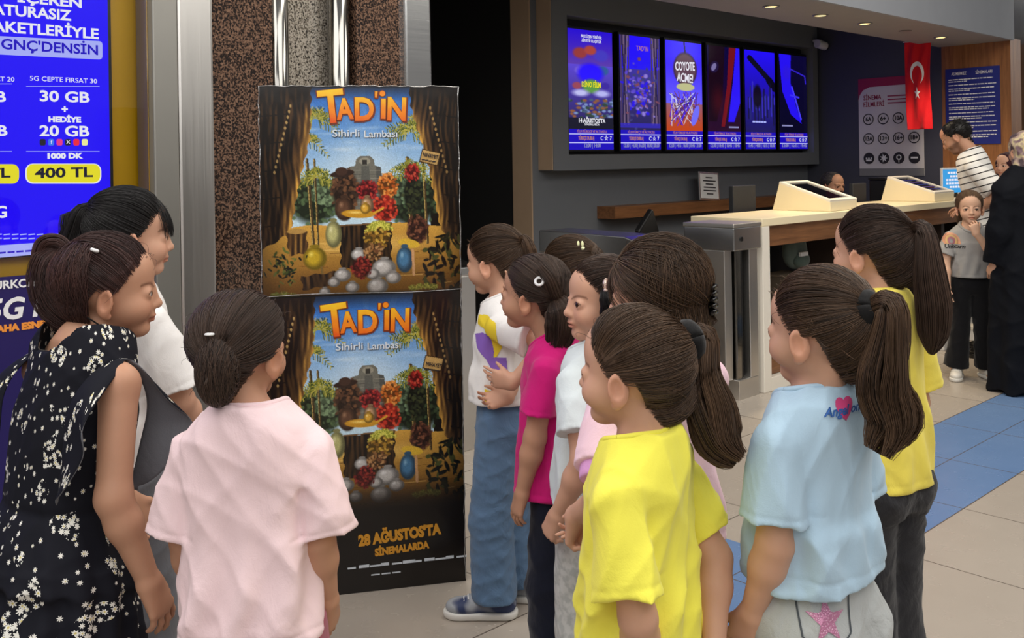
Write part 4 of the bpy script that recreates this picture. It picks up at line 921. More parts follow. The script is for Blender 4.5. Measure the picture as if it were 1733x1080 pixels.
def face_tint(V, C, R, s, beard=False, brow=(.30, .24, .21)):
    l = ((V - C) @ R) / s; x, y, z = l[:, 0], l[:, 1], l[:, 2]; T = np.ones((len(V), 3)); fr = y > .045
    def mixc(a, c): nonlocal T; a = np.clip(a, 0, 1)[:, None]; T = T * (1 - a) + np.array(c) * a
    for q in (-1, 1):
        mixc(fr * .30 * np.exp(-(((q * x - .036) / .02) ** 2 + ((z + .03) / .018) ** 2)), (1.0, .72, .66))
        u = (q * x - .030) / .020; mixc(fr * (np.abs(u) < 1) * .9 * np.exp(-((z - .0205 + .006 * u * u - .002 * u) / .0030) ** 2), brow)
        w = (q * x - .031) / .0135; mixc(fr * (np.abs(w) < 1.1) * .95 * np.exp(-((z - .0058 * np.sqrt(np.clip(1 - w * w, 0, 1))) / .0018) ** 2), (.10, .07, .06))
    lip = np.exp(-((z + .0530 + 0 * x) / .0075) ** 4) * np.exp(-(x / .0175) ** 6) * (y > .072); mixc(lip * .75, (.92, .55, .52)); mixc((np.abs(z + .0532) < .0011) * (np.abs(x) < .0175) * (y > .07) * .8, (.45, .2, .18))
    mixc(.35 * np.exp(-((np.abs(x) - .082) / .02) ** 2) * (y < .02) * (np.abs(z + .015) < .03), (1, .68, .58))
    if beard: mixc(.72 * np.clip((-.030 - z) / .012, 0, 1) * np.clip((y + .01) / .02, 0, 1) * (z > -.115) * (1 - np.exp(-((z + .053) / .007) ** 4) * (np.abs(x) < .018)), (.30, .27, .27)); mixc(.5 * np.exp(-((z + .0395) / .004) ** 2) * (np.abs(x) < .026) * (y > .07), (.34, .3, .3))
    return T

# ------------------------------------------------------------------ skin, eyes, hair materials
def skin_mat(name, col):
    t = NT(name); c = s2l(col); n = t.noise(26, 4); base = t.mix(n, tuple(x * .93 for x in c), tuple(min(1, x * 1.05) for x in c))
    t.set(color=t.mix(1.0, base, t.attr('tint'), 'MULTIPLY'), rough=.52, spec=.32, sss=.12); t.b.inputs['Subsurface Radius'].default_value = (.012, .005, .003); t.bump(t.noise(240, 2), .05, .001); return t.m
def hair_mat(name, dark, light, rough=.46):
    t = NT(name); a = t.attr('shade', 'Fac'); c = t.ramp(a, [(.05, s2l(dark)), (.95, s2l(light))]); n = t.noise(14, 3)
    t.set(color=t.mix(t.math('MULTIPLY', n, .45), c, s2l(dark)), rough=rough, spec=.34); return t.m
M['skin'] = skin_mat('skin_light_olive', (206, 160, 134)); M['skin_tan'] = skin_mat('skin_tan', (190, 143, 116)); M['skin_fair'] = skin_mat('skin_fair', (222, 178, 150))
M['hair_brown'] = hair_mat('brown_hair', (42, 32, 27), (122, 94, 71)); M['hair_dark'] = hair_mat('dark_brown_hair', (34, 26, 23), (100, 77, 64)); M['hair_black'] = hair_mat('black_hair', (12, 11, 12), (46, 42, 42))
M['hair_red'] = hair_mat('reddish_brown_hair', (36, 24, 24), (98, 66, 60)); M['hair_fair'] = hair_mat('light_brown_hair', (66, 48, 36), (160, 126, 96)); M['hair_grey'] = hair_mat('greying_hair', (30, 28, 28), (110, 106, 104), .6)
M['eye_white'] = plain('eye_white', (214, 206, 200), .2); M['iris'] = plain('brown_iris', (52, 32, 20), .15, var=.3, nscale=200); M['pupil'] = plain('pupil', (6, 5, 5), .1)
M['tie_black'] = cloth('black_hair_tie', (18, 17, 18), .8)

def eyeball(par, C, R, s, q, gaze=(0, 0)):
    nu, nv = 20, 14; vs, fs, mi = [(0, 0, 1.0)], [], []
    for j in range(1, nv):
        t_ = math.pi * j / nv; vs += [(math.sin(t_) * math.cos(6.28318 * i / nu), math.sin(t_) * math.sin(6.28318 * i / nu), math.cos(t_)) for i in range(nu)]
    vs.append((0, 0, -1.0))
    for i in range(nu): fs.append((0, 1 + i, 1 + (i + 1) % nu)); mi.append(2)
    for j in range(nv - 2):
        for i in range(nu): fs.append((1 + j * nu + i, 1 + (j + 1) * nu + i, 1 + (j + 1) * nu + (i + 1) % nu, 1 + j * nu + (i + 1) % nu)); mi.append(1 if j < 2 else 0)
    for i in range(nu): fs.append((len(vs) - 1, 1 + (nv - 2) * nu + (i + 1) % nu, 1 + (nv - 2) * nu + i)); mi.append(0)
    G = R @ rotz(gaze[0]) @ rotx(-math.pi / 2 + gaze[1]); c = C + R @ (np.array([q * .031, .0682, -.0004]) * s)
    v = np.array(vs) * .0132 * s @ G.T + c; mb = MB(); mb.add(v, fs, 0, True); mb.mi = mi; return mb.build('eye', [M['eye_white'], M['iris'], M['pupil']], par)

# ------------------------------------------------------------------ hair
HC, HR = np.array([0, -.014, .026]), np.array([.0715, .0875, .0775])
def hairline(phi, fringe=0.0):
    """lowest hair height (head units of metres) for azimuth phi, 0 = front, pi = back"""
    return np.interp(np.abs(phi), np.radians([0, 25, 48, 62, 72, 84, 92, 105, 120, 150, 180]), [.070 - fringe, .068 - fringe, .054 - fringe * .7, .028, .004, .000, .018, -.004, -.048, -.080, -.088])
def scalp_pt(phi, z, off):
    """point on the skull at azimuth phi and height z, raised by off"""
    w = np.clip((z - HC[2]) / (HR[2] + off), -1, 1); rr = np.sqrt(np.maximum(1 - w * w, 0)); low = np.clip((HC[2] - z) / HR[2], 0, 1); rr = np.where(z < HC[2], np.sqrt(1 - .76 * low ** 2), rr)
    return np.stack([-np.sin(phi) * (HR[0] + off) * rr * -1, np.cos(phi) * (HR[1] + off) * rr + HC[1], z], -1)
def strands(P, r0, r1, shade, sides=3):
    """P: N x M x 3 polylines -> thin tapering tubes"""
    N_, M_, _ = P.shape; T_ = np.gradient(P, axis=1); T_ /= np.linalg.norm(T_, axis=2, keepdims=True) + 1e-9
    a = np.cross(T_, np.array([.31, .22, .92])); a /= np.linalg.norm(a, axis=2, keepdims=True) + 1e-9; b = np.cross(T_, a)
    r0 = np.broadcast_to(np.asarray(r0, float).reshape(-1, 1) if np.ndim(r0) else r0, (N_, 1)); rad = (r0 + (r1 - r0) * np.linspace(0, 1, M_)[None] ** 2)[..., None]
    v = np.stack([P + rad * (a * math.cos(6.28318 * k / sides) + b * math.sin(6.28318 * k / sides)) for k in range(sides)], 2).reshape(-1, 3)
    n0 = (np.arange(N_)[:, None, None] * M_ + np.arange(M_ - 1)[None, :, None]) * sides; k = np.arange(sides)[None, None]; k2 = (k + 1) % sides
    q = np.stack([n0 + k, n0 + k2, n0 + sides + k2, n0 + sides + k], -1).reshape(-1, 4)
    sh = np.repeat(np.asarray(shade), M_ * sides); return v, q, sh
def merge(parts):
    V_, Q_, S_, k = [], [], [], 0
    for v, q, sh in parts: V_.append(v); Q_.append(q + k); S_.append(sh); k += len(v)
    return np.concatenate(V_), np.concatenate(Q_), np.concatenate(S_)
def hair_obj(name, parts, m, par, C, R, s):
    v, q, sh = merge(parts); v = (v * s) @ R.T + C; me = fast_mesh(name, v, q); set_attr(me, 'shade', sh); return link(name, me, m, par)
def cap(off=.009, fringe=0.0, low=0.0, nphi=72, nz=26, lump=.0, seed=0):
    ph = np.linspace(-math.pi, math.pi, nphi); t_ = np.linspace(0, 1, nz); hl = hairline(ph, fringe) - low * np.clip((np.abs(ph) - 1.6) / .6, 0, 1)
    top = HC[2] + HR[2] + off - .0002; z = hl[:, None] + (top - hl[:, None]) * np.sin(t_ * math.pi / 2)[None]; o = off * np.clip(.25 + 4 * t_, 0, 1)[None] + 0 * z
    if lump: o = o + lump * np.sin(ph * 9 + seed)[:, None] * np.sin(z * 60 + seed)
    v = scalp_pt(ph[:, None], z, o).reshape(-1, 3); i = (np.arange(nphi - 1)[:, None] * nz + np.arange(nz - 1)[None]).reshape(-1)
    return v, np.stack([i, i + nz, i + nz + 1, i + 1], 1), np.full(len(v), .42)
def roots(n, rs, fringe=0.0, low=0.0):
    ph = rs.uniform(-math.pi, math.pi, n * 2); hl = hairline(ph, fringe) - low * np.clip((np.abs(ph) - 1.6) / .6, 0, 1); top = HC[2] + HR[2]
    z = hl + (top - hl) * rs.uniform(0, 1, n * 2) ** 1.25 + np.abs(rs.normal(0, .003, n * 2)) - .004; return ph[:n], z[:n]
def swept(n, tie, rs, off=.011, fringe=0.0, mess=.0025, low=0.0, pts=12, sag=0.0):
    n = int(n * 3.6)
    """hair combed back from the hairline to a tie"""
    ph, z = roots(n, rs, fringe, low); p0 = scalp_pt(ph, z, off * .4) - HC; u0 = p0 / HR; u0 /= np.linalg.norm(u0, axis=1, keepdims=True)
    tie = np.asarray(tie, float); uT = (tie - HC) / HR; LT = np.linalg.norm(uT); uT = uT / LT
    tt = np.linspace(0, 1, pts); dot = np.clip(u0 @ uT, -1, 1); om = np.arccos(dot)[:, None]; so = np.sin(om) + 1e-6
    u = (np.sin((1 - tt)[None] * om) / so)[..., None] * u0[:, None] + (np.sin(tt[None] * om) / so)[..., None] * uT
    rad0 = np.linalg.norm(p0 / HR, axis=1)[:, None]; hgt = rs.uniform(.6, 1.0, n)[:, None]
    off = off * np.interp(np.abs(ph), [0, .9, 1.2, 1.9, 2.4, 3.2], [1, 1, .55, .55, .8, .8])[:, None]
    lift = off * hgt * np.clip(.35 + tt * 3, 0, 1)[None] + mess * np.sin(tt * rs.uniform(2, 7, (n, 1)) + rs.uniform(0, 6, (n, 1))) * np.sin(tt * math.pi) + mess * .5 * np.sin(ph * 7)[:, None] * np.sin(tt * math.pi)
    sc = rad0 + (LT - rad0) * np.clip((tt - .82) / .18, 0, 1)[None] ** 1.5
    P = HC + u * HR * sc[..., None] + u * lift[..., None]; P[..., 2] -= sag * np.sin(tt * math.pi)[None]
    P[:, -1] = tie + rs.normal(0, .004, (n, 3)); return strands(P, .0006, .00045, np.clip(rs.normal(.45, .15, n) + .14 * np.sin(ph * 13) * np.sin(z * 90), 0, 1))
def tail(n, path, rad, rs, wave=.004, waves=2.5, pts=22, spread=.3, shade=.5, r=.00058, clump=9):
    n = int(n * 2.8)
    """pony tail along a path of control points with a radius profile"""
    path = np.asarray(path, float); k = np.linspace(0, len(path) - 1, pts); cen = np.stack([cubic(path[:, i], k) for i in range(3)], 1); rd = np.interp(k, np.arange(len(rad)), rad)
    a = rs.uniform(0, 6.283, n); q = np.sqrt(rs.uniform(0, 1, n)); T_ = np.gradient(cen, axis=0); T_ /= np.linalg.norm(T_, axis=1, keepdims=True)
    e1 = np.cross(T_, [1, .1, .1]); e1 /= np.linalg.norm(e1, axis=1, keepdims=True); e2 = np.cross(T_, e1); tt = np.linspace(0, 1, pts)
    cl = (a / 6.283 * clump).astype(int); amp = rs.uniform(.5, 1, clump + 1)[cl] * wave; phs = rs.uniform(0, 6, clump + 1)[cl] + rs.normal(0, .25, n)
    len_ = np.clip(rs.normal(.93, spread * .2, n), .5, 1.04)
    off = (np.cos(a) * q)[:, None] * rd[None] + amp[:, None] * np.sin(tt[None] * 6.283 * waves + phs[:, None]) * tt[None]
    of2 = (np.sin(a) * q)[:, None] * rd[None] + amp[:, None] * np.cos(tt[None] * 6.283 * waves * .8 + phs[:, None] * 1.3) * tt[None]
    P = cen[None] + off[..., None] * e1[None] + of2[..., None] * e2[None]
    idx = tt[None] * len_[:, None] * (pts - 1); i0 = np.clip(idx.astype(int), 0, pts - 2); fr_ = (idx - i0)[..., None]; ar = np.arange(n)[:, None]
    P = P[ar, i0] * (1 - fr_) + P[ar, i0 + 1] * fr_
    return strands(P, r, .0005, np.clip(rs.normal(shade, .2, n) + .12 * np.sin(cl * 2.4), 0, 1))
def cubic(y, k):
    n = len(y); i = np.clip(np.floor(k).astype(int), 0, n - 2); t_ = k - i; g = lambda j: y[np.clip(j, 0, n - 1)]
    p0, p1, p2, p3 = g(i - 1), g(i), g(i + 1), g(i + 2); return .5 * (2 * p1 + (p2 - p0) * t_ + (2 * p0 - 5 * p1 + 4 * p2 - p3) * t_ ** 2 + (3 * p1 - p0 - 3 * p2 + p3) * t_ ** 3)
def falling(n, rs, zend, ph_range=(1.15, math.pi), off=.016, wave=.004, part=0.0, pts=20, curl=0.0, r=.00058, shade=.45, flare=.0):
    n = int(n * 2.6)
    """loose hair from the crown falling around back and sides to height zend"""
    ph = rs.uniform(*ph_range, n) * np.where(rs.uniform(0, 1, n) < .5, -1, 1); tt = np.linspace(0, 1, pts); o = off * rs.uniform(.45, 1.05, n)[:, None]
    top = HC[2] + HR[2]; ze = zend + rs.uniform(-.012, .02, n); z0 = top - rs.uniform(.0, .05, n)
    z = z0[:, None] + (ze - z0)[:, None] * tt[None] ** 1.1; low = np.minimum(z, -.02); zz = np.maximum(z, -.02)
    P = scalp_pt(ph[:, None] + .10 * np.sin(tt * 5 + rs.uniform(0, 6, (n, 1))), zz, o); P[..., 2] = z
    d = np.clip(-.02 - z, 0, 1); w = wave * np.sin(d * 60 + rs.randint(0, 7, (n, 1)) * .9); P[..., 0] += (np.sin(ph)[:, None]) * (flare * d * 3 - curl * d * d * 30) + w; P[..., 1] += np.cos(ph)[:, None] * (flare * d * 3 - curl * d * d * 30) + w * .6
    return strands(P, r, .0006, np.clip(rs.normal(shade, .2, n), 0, 1))
def fringe_hair(n, rs, zend=.03, ph_max=.8, off=.014, shade=.35, out=.012):
    ph = rs.uniform(-ph_max, ph_max, n); tt = np.linspace(0, 1, 12); top = .092; z = top + (zend + rs.uniform(-.012, .006, n) - top)[:, None] * tt[None]
    P = scalp_pt(ph[:, None], np.maximum(z, .03), off * rs.uniform(.5, 1, n)[:, None]); P[..., 2] = z; P[..., 1] += out * tt[None] ** 2 + np.clip(.03 - z, 0, 1) * -.1
    return strands(P, .0006, .0003, np.clip(rs.normal(shade, .15, n), 0, 1))
def flyaways(n, rs, off=.016, tie=None):
    ph, z = roots(n, rs); p = scalp_pt(ph, z, off * .6); d = rs.normal(0, 1, (n, 3)); d[:, 1] -= 1.0; tt = np.linspace(0, 1, 9); o = (p - HC); o /= np.linalg.norm(o, axis=1, keepdims=True)
    P = p[:, None] + (o * .012)[:, None] * np.sin(tt * 3)[None, :, None] + d[:, None] * (.014 * tt[None, :, None]); P[..., 2] -= .012 * tt[None] ** 2; return strands(P, .0004, .0002, np.clip(rs.normal(.5, .2, n), 0, 1))
def bunball(n, c, r, rs, axis=(1, 0, 0), shade=.4):
    n = int(n * 1.8)
    c = np.asarray(c, float); r = np.asarray(r, float); tt = np.linspace(0, 1, 20); ax = nrm(axis); P = np.zeros((n, 20, 3))
    for i in range(n):
        a = nrm(ax + rs.normal(0, .35, 3)); e1 = nrm(np.cross(a, rs.normal(0, 1, 3))); e2 = np.cross(a, e1); h_ = rs.uniform(-.75, .75); w = math.sqrt(1 - h_ * h_) * rs.uniform(.86, 1.0); ang = tt * rs.uniform(2.5, 5)
        P[i] = c + r * (a * h_ + (np.cos(ang)[:, None] * e1 + np.sin(ang)[:, None] * e2) * w)
    core = MB().ball(c, tuple(r * .9), 20, 14); cv = np.array(core.v); cq = np.array([f if len(f) == 4 else (f[0], f[1], f[2], f[2]) for f in core.f if len(f) == 4])
    return [strands(P, .0008, .0006, np.clip(rs.normal(shade, .2, n), 0, 1)), (cv, cq, np.full(len(cv), .1))]
def band(par, C, R, s, c, axis, r, tr, m, name='hair_tie'):
    a = nrm(axis); e1 = nrm(np.cross(a, [.3, .2, .9])); e2 = np.cross(a, e1); pts = [C + R @ ((np.asarray(c) + (e1 * math.cos(t_) + e2 * math.sin(t_)) * r) * s) for t_ in np.linspace(0, 6.2832, 25)]
    return MB().tube(pts, tr * s, 10).build(name, m, par)

# ------------------------------------------------------------------ a whole person
def person(cfg):
    """head centre from image point (px, py) at depth Y; local frame: +y forward, +x right, +z up"""
    g = dict(hs=1.0, yaw=0, hyaw=None, pitch=0, roll=0, lean=0, side=0, res=.0034, cres=.0045, skin='skin', girth=1.0, tee=None, legs='jeans', seed=1, label='', name='person', cat='person', man=False, beard=False, eyes=True, slv=.115, tee_w=1.0, hem=.0, sleeve_r=1.0, neck=1.0, shoulder=1.0); g.update(cfg)
    s, seed = g['hs'], g['seed']; rs = np.random.RandomState(seed)
    hc = at(g['px'], g['py'], g['Y']); h = g.get('h') or hc[2] + .104 * s
    yaw = math.radians(g['yaw']); hy = math.radians((g['hyaw'] if g['hyaw'] is not None else g['yaw']) - g['yaw'])
    RL = rotz(math.radians(g.get('twist', 0))) @ roty(math.radians(g['side'])) @ rotx(-math.radians(g['lean'])); Rh = rotz(hy) @ rotx(-math.radians(g['pitch'])) @ roty(math.radians(g['roll']))
    for _ in range(8):                      # the standing height that brings the (bent) head to its place
        q = h / 1.25; pel = np.array([0, 0, .50 * h]); nb = pel + RL @ (np.array([0, -.012 * q, h - .215 * s]) - pel); C = nb + Rh @ np.array([0, .018, .111]) * s + np.array(g.get('hoff', (0, 0, 0)))
        if g.get('h'): break
        h += (hc[2] - C[2]) / .95
    B = lambda x, y, z: pel + RL @ (np.array([x, y, z], float) - pel)
    RZ = rotz(yaw); base = hc - RZ @ C; base[2] = hc[2] - C[2] if g.get('h') else 0
    root = thing(g['name'], g['label'], g['cat'], (base[0], base[1], base[2]), yaw)
    if g.get('group'): root['group'] = g['group']
    loc = lambda P: RZ.T @ (np.asarray(P, float) - base)
    pix = lambda px, py, Y: loc(at(px, py, Y))
    adult = g['man'] or h > 1.5; sw = (.121 if not adult else .130) * q * g['shoulder']; sh_z = h - (.222 if not adult else .250) * s; G = g['girth'] * q
    SH = {}
    for sd in (-1, 1): SH[sd] = B(sd * sw, -.008 * q, sh_z - .074 * q)
    asc = g.get('arm', 1.0); l1, l2, hl = .192 * q * asc, .165 * q * asc, .116 * q * g.get('hand', 1.0); EL, WR, HD = {}, {}, {}
    for sd, key in ((-1, 'L'), (1, 'R')):
        a = g.get('arm' + key) or {}
        w = a.get('w')
        if w is not None and isinstance(w[2], str):       # the depth that stretches the arm, reaching away from or towards the camera
            reach = a.get('reach', .95) * (l1 + l2); ys = np.linspace(g['Y'] - .5, g['Y'] + .5, 201); dd = np.array([np.linalg.norm(pix(w[0], w[1], y_) - SH[sd]) for y_ in ys]); k_ = int(dd.argmin())
            rng = range(k_, 201) if w[2] == 'far' else range(k_, -1, -1); y_ = ys[min(rng, key=lambda i: abs(dd[i] - reach))]; w = (w[0], w[1], y_)
        w = pix(*w) if w is not None and a.get('img', True) else (np.array(w) * q if w is not None else SH[sd] + np.array([sd * .020, .055, -.347]) * q * g.get('arm', 1.0))
        p = a.get('pole', (sd * .8, -.7, -.1)); EL[sd], WR[sd] = ik(SH[sd], w, l1, l2, p)
        fd = nrm(WR[sd] - EL[sd]); HD[sd] = (a.get('d') if a.get('d') is not None else fd + np.array([0, .12, -.15]), a.get('n', (-sd, .15, 0)), a.get('curl', (.3, .34, .38, .45)), a.get('thumb', .5))
    # ---- body
    legs = g['legs']; foot = {sd: np.array(g.get('foot', {}).get(sd, (sd * .062 * q, .01 * q * sd, 0))) for sd in (-1, 1)}
    pts = np.array([C + [0, 0, .13 * s], C - [.13 * s] * 3, C + [.13 * s] * 3, *SH.values(), *EL.values(), *WR.values(), *[WR[sd] + nrm(HD[sd][0]) * hl * 1.1 for sd in (-1, 1)], [.16 * q, .13 * q, .04], [-.16 * q, -.13 * q, .04], *[foot[sd] for sd in (-1, 1)]])
    V = Vol(pts.min(0) - .05, pts.max(0) + .05, g['res'])
    rows = [(.50 * h, 0, 0, .098 * G, .072 * G), (.56 * h, 0, -.004, .096 * G, .072 * G), (.63 * h, 0, 0, .084 * G, .062 * G), (.72 * h, 0, 0, .092 * G, .064 * G), (sh_z - .07 * q, 0, -.004, .092 * G, .056 * G), (sh_z - .02 * q, 0, -.008, .062 * G, .046 * G)]
    bo = B(0, 0, .5 * h); V.add(loft([(r[0] - .5 * h, *r[1:]) for r in rows], bo, RL), .02)
    nk = (.040 if not adult else .050) * s * g['neck']
    V.add(rc(B(0, -.014 * q, sh_z - .01 * q), C + Rh @ np.array([0, -.016, -.05]) * s, nk * 1.18, nk * .98), .03)
    for sd in (-1, 1):
        V.add(rc(B(0, -.012 * q, sh_z - .012 * q), SH[sd], .034 * q, .032 * q), .03); V.add(rc(SH[sd], EL[sd], .0350 * G, .0295 * G), .02)
        m_ = EL[sd] + (WR[sd] - EL[sd]) * .3; V.add(rc(EL[sd], m_, .0295 * G, .0300 * G), .02); V.add(rc(m_, WR[sd], .0295 * G, .0195 * G), .02); hand(V, WR[sd], HD[sd][0], HD[sd][1], hl, sd > 0, HD[sd][2], HD[sd][3])
        hip = B(sd * .052 * q, 0, .50 * h); kn = (hip + foot[sd]) / 2 + np.array([0, .012 * q, 0]); an = foot[sd] + np.array([0, -.02 * q, .06 * q])
        if g.get('seated'): kn = hip + np.array([sd * .03, .36, -.03]); an = kn + np.array([0, .02, -.38])
        V.add(rc(hip, kn, .054 * G, .042 * G), .02); V.add(rc(kn, an, .044 * G, .030 * G), .02); V.add(rc(an, an + np.array([0, .09 * q, -.03 * q]), .030 * q, .022 * q), .02)
        g['_leg%d' % sd] = (hip, kn, an)
    head_parts(V, C, Rh, s, g['man'], mouth=g.get('mouth', 0))
    v, f = V.mesh(1); me = fast_mesh('body', v, f); set_attr(me, 'tint', np.concatenate([face_tint(v, C, Rh, s, g['beard'], g.get('brow', (.30, .24, .21))), np.ones((len(v), 1))], 1)); body = link('body', me, M[g['skin']], root)
    if g['eyes']:
        for sd in (-1, 1): eyeball(root, C, Rh, s, sd, g.get('gaze', (0, 0)))
    K = dict(root=root, C=C, R=Rh, s=s, B=B, RL=RL, q=q, h=h, G=G, sh_z=sh_z, SH=SH, EL=EL, WR=WR, bo=bo, pix=pix, loc=loc, g=g, foot=foot, rs=rs, RZ=RZ, base=base)
    return K
def cloth_obj(K, name, V, m, smooth=2, uv=False):
    v, f = V.mesh(smooth); me = fast_mesh(name, v, f)
    if uv:
        l = (v - K['bo']) @ K['RL']; a = np.arctan2(l[:, 0], l[:, 1]); set_attr(me, 'wrap', np.stack([a * .13, l[:, 2], l[:, 1] * 0], 1))
    o = link(name, me, m, K['root']); K.setdefault('bvh', {})[name] = (v, f); return o
def tee(K, m, hem=.50, w=1.0, slv=.14, sr=1.0, amp=.0035, neck=1.0, name='t_shirt', taper=1.0, boxy=2.5, sflare=1.15, uv=False, rough_hem=0.0, tuck=False, smooth=3, depth=1.0, neck_back=0.0):
    q, h, G, B, sz, g = K['q'], K['h'], K['G'], K['B'], K['sh_z'], K['g']; zh = hem * h; r = g['cres']
    rx = .115 * G * w; ry = .092 * G * w * depth
    rows = [(zh - .02, 0, .0, rx * 1.14 * taper, ry * 1.24 * taper), (zh + .10 * q, 0, 0, rx * 1.07 * taper, ry * 1.14 * taper), (.66 * h, 0, 0, rx * 1.0, ry * 1.0), (.72 * h, 0, 0, rx * 1.0, ry * .98), (sz - .10 * q, 0, -.004, rx * 1.0, ry * .95), (sz - .05 * q, 0, -.010, rx * .98, ry * .90), (sz - .025 * q, 0, -.013, rx * .92, ry * .85), (sz - .004 * q, 0, -.015, rx * .76, ry * .79), (sz + .012 * q, 0, -.015, rx * .62, ry * .73), (sz + .030 * q, 0, -.015, rx * .50, ry * .66)]
    pts = [K['bo'] + [.24 * q * w, .2 * q, 0], K['bo'] - [.24 * q * w, .2 * q, 0], B(0, 0, sz + .1), B(0, 0, zh - .05), *K['SH'].values(), *K['EL'].values()]
    pts = np.array(pts); V = Vol(pts.min(0) - .09, pts.max(0) + .09, r)
    V.add(loft([(a - .5 * h, *b) for a, *b in rows], K['bo'], K['RL'], boxy), 0)
    for sd in (-1, 1):
        S_, E_ = K['SH'][sd], K['EL'][sd]; d = nrm(nrm(E_ - S_) + K['RL'] @ np.array([sd * g.get('slx', .10), 0, 0]))
        V.add(rc(B(sd * .050 * q, -.013 * q, sz - .026 * q), S_ + d * .01, .036 * q, .040 * q), .03)
        if slv > 0: V.add(rc(S_ - d * .0, S_ + d * slv * q, .043 * q * (.6 + .4 * sr), .048 * q * sr * sflare, True), .007)
    fo = folds(g['seed'] + 7, amp, .10 * q); V.ripple(fo)
    z_t = lambda x, y, z: ((x - K['bo'][0]) * K['RL'][0, 2] + (y - K['bo'][1]) * K['RL'][1, 2] + (z - K['bo'][2]) * K['RL'][2, 2])
    # soft drag folds that run down from the armpits
    def drag(x, y, z):
        zz = z_t(x, y, z); k_ = np.clip((.73 * h - .5 * h - zz) / (.2 * q), 0, 1) * np.clip((zz - (zh - .5 * h)) / (.08 * q) + .4, 0, 1)
        return amp * 1.5 * np.sin(np.arctan2(x, y) * 9 + 3 * np.sin(zz * 9 + g['seed']) + g['seed']) * k_
    V.ripple(drag)
    stitch_ = lambda x, y, z: .0022 * np.exp(-((z_t(x, y, z) - (zh - .5 * h + .022)) / .0028) ** 2)
    V.ripple(stitch_)
    for sd in (-1, 1):
        if slv <= 0: continue
        S_ = K['SH'][sd]; d = nrm(nrm(K['EL'][sd] - S_) + K['RL'] @ np.array([sd * g.get('slx', .10), 0, 0]))
        def cuff_(x, y, z, S_=S_, d=d):
            X, Y, Z = x - S_[0], y - S_[1], z - S_[2]; t = X * d[0] + Y * d[1] + Z * d[2]; r2 = X * X + Y * Y + Z * Z - t * t
            return .0022 * np.exp(-((t - slv * q + .017) / .0028) ** 2) * (r2 < (.085 * q) ** 2)
        V.ripple(cuff_)
    if not tuck: V.cut(B(0, 0, zh), -K['RL'] @ np.array([g.get('hem_tilt', 0.0), 0, 1.0]), .003)
    nr = .063 * q * neck; nc = B(0, .006 * q, sz); V.sub(shaft(nc, nr, nr * .98, K['RL'] @ rotx(-.22), .045 * q), .005)
    o = cloth_obj(K, name, V, m, smooth, uv); K['neck_c'], K['neck_r'] = nc, nr
    return o
def collar(K, m, w=.0055, dz=-.030):
    """ribbed ring laid on the shirt around the neck opening"""
    v, f = K['bvh']['t_shirt'] if 't_shirt' in K['bvh'] else list(K['bvh'].values())[0]; q = K['q']; nr = K['neck_r']
    R = K['RL'] @ rotx(-.22); l = (v - K['neck_c']) @ R; rad = np.hypot(l[:, 0] / nr, l[:, 1] / (nr * .98)); near = (np.abs(rad - 1) < .10) & (l[:, 2] > -.05 * q); az = np.arctan2(l[:, 1], l[:, 0]); A, P3 = [], []
    for j in range(48):
        a0 = -math.pi + (j + .5) * math.pi / 24; m_ = near & (np.abs((az - a0 + math.pi) % (2 * math.pi) - math.pi) < .09)
        if m_.any(): i_ = np.where(m_)[0][l[m_, 2].argmax()]; A.append(a0); P3.append(v[i_])
    if len(A) < 8: return None
    A, P3 = np.array(A), np.array(P3); t_ = np.linspace(-math.pi, math.pi, 61); pts = np.stack([np.interp(t_, A, P3[:, i], period=2 * math.pi) for i in range(3)], 1)
    pts = np.array(pts); pts[-1] = pts[0]
    for _ in range(14): pts[:-1] = (np.roll(pts[:-1], 1, 0) + 2 * pts[:-1] + np.roll(pts[:-1], -1, 0)) / 4; pts[-1] = pts[0]
    return MB().tube([tuple(p) for p in pts], w * K['q'], 8, cap=False).build('collar', m, K['root'])
def trousers(K, m, top=.56, hip=1.0, knee=.064, cuff=.062, amp=.003, name='trousers', flare=None, crop=.05, seat=1.0):
    q, h, G, B, g = K['q'], K['h'], K['G'], K['B'], K['g']; r = g['cres'] + .0005
    L = {sd: g['_leg%d' % sd] for sd in (-1, 1)}; pts = np.array([K['bo'] + [.19 * q] * 3, K['bo'] - [.19 * q] * 3, *[x for sd in (-1, 1) for x in L[sd]]]); V = Vol(pts.min(0) - .12, pts.max(0) + .12, r)
    rows = [(top * h, 0, .0, .102 * G * hip, .078 * G * hip), (.53 * h, 0, -.004, .110 * G * hip, .088 * G * hip), (.49 * h, 0, -.008, .114 * G * hip, .094 * G * hip), (.455 * h, 0, -.006, .098 * G * hip, .08 * G * hip)]
    V.add(loft([(a - .5 * h, *b) for a, *b in rows], K['bo'], K['RL'] if not g.get('seated') else None, 2.2), 0)
    for sd in (-1, 1):
        hp, kn, an = L[sd]; V.add(el(hp + np.array([sd * .004, -.045 * q, -.012 * q]), np.array([.062, .058, .07]) * q * hip * seat), .03)
        V.add(rc(hp + np.array([sd * .008, 0, 0]), kn, .078 * G * hip, knee * q), .02); ce = an + (np.array([0, 0, crop - .06 * q]) if not g.get('seated') else 0)
        V.add(rc(kn, ce, knee * q, (flare or cuff) * q, True), .02)
    V.ripple(folds(g['seed'] + 31, amp, .09 * q, .8))
    V.cut(B(0, 0, top * h), K['RL'] @ np.array([0, 0, 1.0]), .003); return cloth_obj(K, name, V, m, 2)
